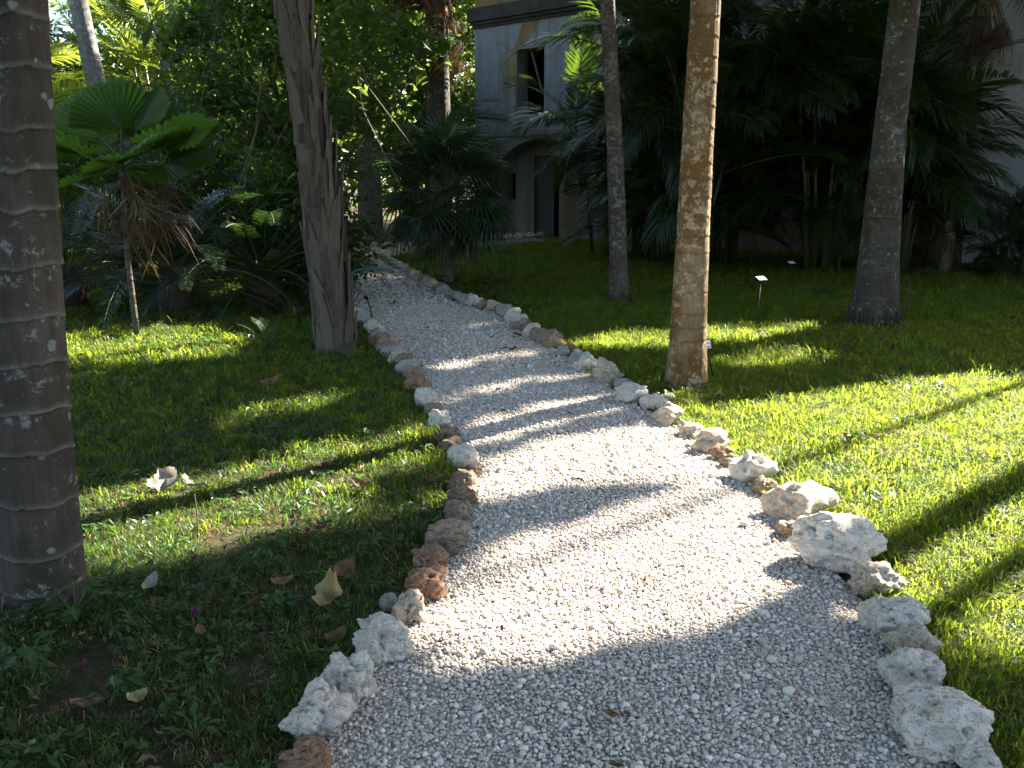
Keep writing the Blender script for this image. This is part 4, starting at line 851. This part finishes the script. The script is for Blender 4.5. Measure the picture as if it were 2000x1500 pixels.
def sunny_gaps(P):  # drops leaves whose shadow would land on a LIT patch
    gx = P[:,0] - P[:,2]*KX + rng.normal(0,.03,len(P)); gy = P[:,1] - P[:,2]*KY + rng.normal(0,.03,len(P))
    hit = np.zeros(len(P), bool)
    for pi, poly in enumerate(LIT):
        h0 = hit.copy()
        for ox, oy in ((0,0),(.11,.09),(-.11,-.09),(.2,.17),(-.2,-.17),(.07,-.08),(-.07,.08)): hit |= in_poly(gx + ox, gy + oy, poly)
        if 4 <= pi <= 12: hit = h0 | (hit & (rng.random(len(P)) < .95))
    return ~hit
SH = 'shade trees on the right'
for (lab, base, cen, rad, ncl, seed) in (
  ('shade tree right of the view spreading over the near lawn', (8.6,6.6), (5.6,8.6,7.2), (4.4,3.6,1.3), 150, 201),
  ('shade tree right of the view whose crown darkens the near path', (9.6,7.6), (8.8,8.4,6.8), (3.0,3.2,1.2), 110, 202),
  ('shade tree right of the lawn reaching over the tall palms', (10.4,11.2), (6.0,13.2,7.4), (4.6,4.2,1.2), 160, 203),
  ('shade tree at the far right beside the building wing', (11.2,12.6), (9.6,12.4,6.8), (3.2,3.4,1.2), 100, 204),
  ('unseen big tree added behind the viewpoint to dim skylight on the near path', (-4.6,-3.2), (-.8,-2.6,7.2), (6.0,4.2,1.3), 190, 206),  # out of view, added to block sky light above the near path
  ('unseen big tree added left of the view to dim skylight over the left lawn', (-8.2,4.2), (-5.6,4.6,8.2), (3.8,5.2,1.3), 170, 207),  # out of view, added to cut sky light on the left
  ('unseen tree added behind the building to shade the right-hand fronds', (11.5,22.5), (9.6,18.4,7.7), (4.6,2.6,1.0), 110, 208),  # out of view, added to keep sun off the fronds before the wall
  ('shade tree hidden among the feather palms before the building', (2.7,18.3), (2.6,17.0,8.0), (4.2,3.6,1.2), 130, 205)):
    leafy_tree('shade_tree', lab, base, .2, cen, rad, ncl, 105, .42, .30, MAT['broad'], seed, SH, keep=sunny_gaps, limbs=9)

# ------------------------------------------------------------------ small things
lp = thing('path_lamp', 'blue-green garden lamp with drooping leaf-shaped shade left of the path', 'lamp', (-1.74,9.62,0))
b = MB(); pts = [(0,0,-.05),(0,0,.4),(0,0,.56)] + [(.10 - .10*math.cos(a), 0, .56 + .09*math.sin(a)) for a in np.linspace(.2, 1.6, 6)] + [(.17,0,.655)]
b.tube(pts, [.014]*len(pts), 8); link('post', b.mesh('post', [MAT['lamp']], True), lp)
b = MB(); V = []; n1, n2 = 12, 7
for i in range(n1+1):
    t_ = i/n1; w_ = .075*math.sin(math.pi*min(1,(t_*.93+.05)))**.8; x_ = .15 + .33*t_; zc = .665 + .03*math.sin(math.pi*t_*.9) - .05*t_**2
    for j in range(n2):
        a = -1 + 2*j/(n2-1); V.append((x_, a*w_, zc - .03*a*a*(w_/.075) + .004*math.sin(t_*9)))
Q = [(i*n2+j, i*n2+j+1, (i+1)*n2+j+1, (i+1)*n2+j) for i in range(n1) for j in range(n2-1)]; b.add(V, Q); b.add([(x,y,z-.006) for x,y,z in V], [q[::-1] for q in Q])
link('shade', b.mesh('shade', [MAT['lamp']], True), lp)
for (cx, cz, r0, a0) in ((.125,.625,.024,0), (.03,.50,.022,2.5)):
    b = MB(); b.tube([(cx + r0*(1-t_*.75)*math.cos(a0+t_*8), 0, cz + r0*(1-t_*.75)*math.sin(a0+t_*8)) for t_ in np.linspace(0,1,22)], [.005]*22, 5); link('scroll', b.mesh('scroll', [MAT['lamp']], True), lp)
b = MB(); b.tube([(.03,0,.52),(.08,0,.55),(.125,0,.60)], [.005]*3, 5); link('brace', b.mesh('brace', [MAT['lamp']], True), lp)

sl = thing('stake_light', 'small black light on a leaning stake beside the path lamp', 'lamp', (-1.57,10.0,0))
b = MB(); b.tube([(0,0,-.05),(-.035,0,.14),(-.07,0,.28)], [.007]*3, 6); link('stake', b.mesh('stake', [MAT['iron']], True), sl)
b = MB(); b.tube([(-.105,0,.315),(-.085,0,.295),(-.062,0,.275)], [.016,.022,.012], 10); link('lamp_head', b.mesh('lamp_head', [MAT['iron']], True), sl)
b = MB(); b.tube([(-.04,0,.19),(.0,0,.188)], [.005]*2, 5); link('bracket', b.mesh('bracket', [MAT['iron']], True), sl)

m = NT('sign_print'); v = m.obj(); sx = m.n('ShaderNodeSeparateXYZ', {0: v})
ln = m.math('GREATER_THAN', m.math('SINE', m.math('MULTIPLY', sx.outputs[1], 210.0)), .35)
ins = m.math('MULTIPLY', m.math('LESS_THAN', m.math('ABSOLUTE', sx.outputs[0]), .045), m.math('LESS_THAN', m.math('ABSOLUTE', sx.outputs[1]), .028))
brk = m.ramp(m.noise(55, 2, .5, v), .45, .5)
MAT['sign'] = m.done(m.mix(m.math('MULTIPLY', m.math('MULTIPLY', ln, ins), brk), (.62,.66,.72), (.10,.12,.16)), .35, .5)
def plant_sign(label, x, y, h, tip, rz, tilt):
    t = thing('plant_sign', label, 'sign', (x, y, 0), 'plant name signs on stakes'); b = MB()
    b.tube([(0,0,-.05),(tip[0]*.5,tip[1]*.5,h*.5),(tip[0],tip[1],h)], [.006]*3, 6); link('stake', b.mesh('stake', [MAT['iron']], True), t)
    b = MB(); b.box(-.058,.058,-.04,.04,-.004,.0); o = link('backing_plate', b.mesh('backing_plate', [MAT['iron']]), t, (tip[0],tip[1],h), (tilt,0,rz))
    b = MB(); b.box(-.052,.052,-.034,.034,.001,.005); link('name_plate', b.mesh('name_plate', [MAT['sign']]), o)
plant_sign('white plant sign on a thin stake in the right lawn', 2.60, 9.35, .56, (.09,.22), .45, .45)
plant_sign('plant sign in the dark nearer the feather palms', 3.95, 12.6, .45, (.02,.05), .55, .35)
plant_sign('dark plant stake leaning behind the sunlit ochre trunk', 1.66, 7.05, .30, (-.10,.0), .4, 1.2)

b = MB(); b.tube([(0,0,-.03),(.004,0,.12),(.0,0,.21)], [.004,.0035,.003], 5)
tag(link('thin_stick', b.mesh('thin_stick', [MAT['stick']]), None, (-1.44,3.80,0)), 'thin dry stick upright in the sunny left lawn', 'stick')
b = MB(); b.tube([(0,0,.03),(.6,.1,.035),(1.1,.05,.03)], [.008,.007,.004], 5)
tag(link('fallen_stick', b.mesh('fallen_stick', [MAT['stick']]), None, (4.35,9.1,.02)), 'long dry stick lying on the far right lawn', 'stick')

def leaf_shape(seed, L, W, curl, lobes, mat):
    r_ = random.Random(seed); n = 10; V = []
    for i in range(n+1):
        t_ = i/n; w_ = W*math.sin(math.pi*(.06+.92*t_))**.75*(1 + .22*math.sin(t_*lobes*6.28)*(1 if lobes else 0)); z = curl*L*(t_-.5)**2*2 + r_.uniform(-.03,.03)*L
        for j in range(5):
            a = -1 + j*.5; V.append((L*(t_-.5) + r_.uniform(-.01,.01)*L, a*w_/2, z + abs(a)**1.5*curl*W*.55 + r_.uniform(-.02,.02)*L))
    Q = [(i*5+j, i*5+j+1, (i+1)*5+j+1, (i+1)*5+j) for i in range(n) for j in range(4)]
    return mesh_np('fallen_leaf', V, Q, None, [mat], smooth=True)
def fallen(label, x, y, L, W, curl, mat, rot, seed, z=.045, lobes=0, group='leaves fallen on the grass', cat='leaf'):
    return tag(link('fallen_leaf', leaf_shape(seed, L, W, curl, lobes, MAT[mat]), None, (x, y, z), rot), label, cat, group)
fallen('large curled yellow leaf standing on the grass by the left rocks', -.68, 3.05, .135, .095, .9, 'yellowleaf', (.15,-.6,1.25), 1, .075, 2.2)
fallen('brown leaf half buried left of the curled yellow leaf', -.90, 3.22, .085, .06, .4, 'brownleaf', (.1,-.1,.2), 2, .05)
fallen('dull tan leaf standing behind the curled yellow leaf', -.68, 3.32, .10, .08, .5, 'brownleaf', (.5,-.3,.9), 3, .055)
fallen('brown leaf pair lying at the bottom left corner', -1.30, 2.42, .10, .045, .3, 'brownleaf', (0,.1,.3), 4, .035)
fallen('small orange-brown leaf near the bottom left corner', -1.16, 2.44, .07, .05, .6, 'yellowleaf', (.2,.2,1.0), 5, .035)
fallen('pale grey leaf right of the left foreground trunk', -1.42, 3.22, .085, .05, .5, 'paleleaf', (.3,-.5,1.2), 6, .05)
fallen('brown leaf beside the rust rocks on the left edge', -.42, 4.45, .10, .05, .5, 'brownleaf', (.1,.1,.5), 7, .045)
fallen('dry brown leaf curled in the shade left of the path', -.78, 4.36, .10, .06, .7, 'brownleaf', (.2,0,-.3), 8, .045)
fallen('tan leaf far on the shaded left lawn', -1.85, 6.65, .14, .10, .6, 'brownleaf', (.3,-.3,.4), 9, .055)
fallen('brown leaf deep in the shaded left foreground', -1.10, 2.85, .08, .04, .5, 'brownleaf', (.1,.2,2.0), 10, .035)
fallen('reddish leaf scrap left of the curled yellow leaf', -.98, 3.06, .06, .035, .6, 'redleaf', (.2,.1,1.3), 11, .04)
fallen('brown leaf on the bare soil beside the white rocks', -.62, 2.82, .09, .06, .5, 'brownleaf', (.1,.1,.9), 12, .03)
for i, (x, y, L, W, rot) in enumerate(((-1.84,4.46,.12,.10,(.8,-.3,.9)), (-1.78,4.30,.16,.11,(.18,-.1,.1)), (-1.66,4.34,.14,.06,(-.35,.25,-.4)))):
    fallen(('upright grey-white dry leaf of the pile on the sunny left lawn','flat bright dry leaf in the middle of the pale pile on the left lawn','right-hand dry leaf of the pale pile on the sunny left lawn')[i], x, y, L, W, .45, 'paleleaf', rot, 30+i, .058, 2.6)
fallen('small dry leaf scrap lying on the sunlit gravel', .52, 3.25, .03, .02, .6, 'brownleaf', (.2,.1,.7), 50, .045)
fallen('tiny yellow leaf on the gravel near the middle', .42, 3.62, .022, .014, .5, 'yellowleaf', (.1,.1,.2), 51, .04)
fallen('brown leaf scrap on the shaded near gravel', .30, 2.35, .05, .03, .5, 'brownleaf', (.1,.2,2.2), 52, .04)
pm = leaf_shape(60, .024, .020, 1.2, 0, MAT['petal'])
for i, (x, y) in enumerate([(-1.33,3.46),(-1.17,2.98),(-.80,3.06),(-.93,3.76),(-.86,3.80),(-1.35,5.05),(-2.2,5.5),(-2.05,5.3),(-2.3,5.25),(-1.5,5.6),(-1.05,4.7),(-1.75,5.35),(-1.12,5.1),(-1.9,5.15),(-1.4,2.62),(-.98,5.55)]):
    tag(link('fallen_petal', pm, None, (x, y, .045), (random.uniform(-.6,.6), random.uniform(-.6,.6), random.uniform(0,6))), 'small magenta flower petal fallen on the left lawn', 'petal', 'magenta petals on the left lawn')

# weeds and small plants
def small_plant(name, label, x, y, n, h, L, W, seed, mat, cat='plant'):
    t = thing(name, label, cat, (x, y, 0)); r_ = random.Random(seed)
    for i in range(n):
        az = r_.uniform(0,6.28); hh = h*r_.uniform(.4,1); d = r_.uniform(.02,.09)*h/.15; c = (d*math.cos(az), d*math.sin(az), hh); b = MB()
        b.tube([(0,0,-.01),(c[0]*.4,c[1]*.4,hh*.6),c], [.0025,.002,.0015], 4, m=1)
        u = Vector((math.cos(az), math.sin(az), r_.uniform(-.3,.4))).normalized(); w_ = u.cross(Vector((0,0,1))).normalized(); q = Vector(c); l_ = L*r_.uniform(.7,1.2)
        b.add([q, q+u*l_*.45+w_*W*.5, q+u*l_-Vector((0,0,l_*.25)), q+u*l_*.45-w_*W*.5, q+u*l_*.5-Vector((0,0,W*.12))], [], [(0,4,1),(1,4,2),(2,4,3),(3,4,0)])
        link('leaf', b.mesh('leaf', [mat, MAT['rachis']]), t)
small_plant('weed', 'leafy weed growing at the foot of the left foreground trunk', -1.62, 3.0, 16, .16, .075, .035, 1, MAT['weed'])
small_plant('weed', 'low weed in the bottom left corner of the lawn', -1.60, 2.62, 12, .12, .07, .04, 2, MAT['weed'])
small_plant('weed', 'light green weed beside the brown rocks on the left edge', -.62, 3.60, 14, .08, .05, .03, 3, MAT['weed'])
small_plant('weed', 'weed with narrow leaves at the bottom edge of the left lawn', -.92, 2.28, 12, .07, .08, .022, 4, MAT['weed'])
small_plant('weed', 'weed sprouting at the foot of the shaggy palm', -1.45, 7.75, 18, .20, .07, .04, 5, MAT['weed'])
small_plant('weed', 'pale weed on the lawn between pale leaf pile and path', -.72, 3.35, 10, .07, .05, .028, 6, MAT['weed'])
small_plant('sprig', 'leafy sprig sticking out right of the shaggy palm', -1.98, 10.6, 24, .75, .09, .05, 7, MAT['broad_lit'])
small_plant('seedling', 'broad-leaved seedling beside the stout brown trunk', 4.65, 10.3, 5, .5, .16, .12, 8, MAT['weed'])
ft = thing('feathery_plant', 'fine feathery green plant beside the shaggy palm', 'plant', (-2.35,8.35,0)); r_ = random.Random(2)
FF = [pinnate(200+i, .5, .9, 30, .09, .004, .2, .2, .6, [MAT['weed'], MAT['rachis']], r0=.003) for i in range(2)]
for i in range(18): place_leaf('frond', FF[i % 2], ft, (r_.uniform(-.05,.05), r_.uniform(-.05,.05), .0), i*2.4, r_.uniform(.9,1.4), 0, r_.uniform(.4,.8))
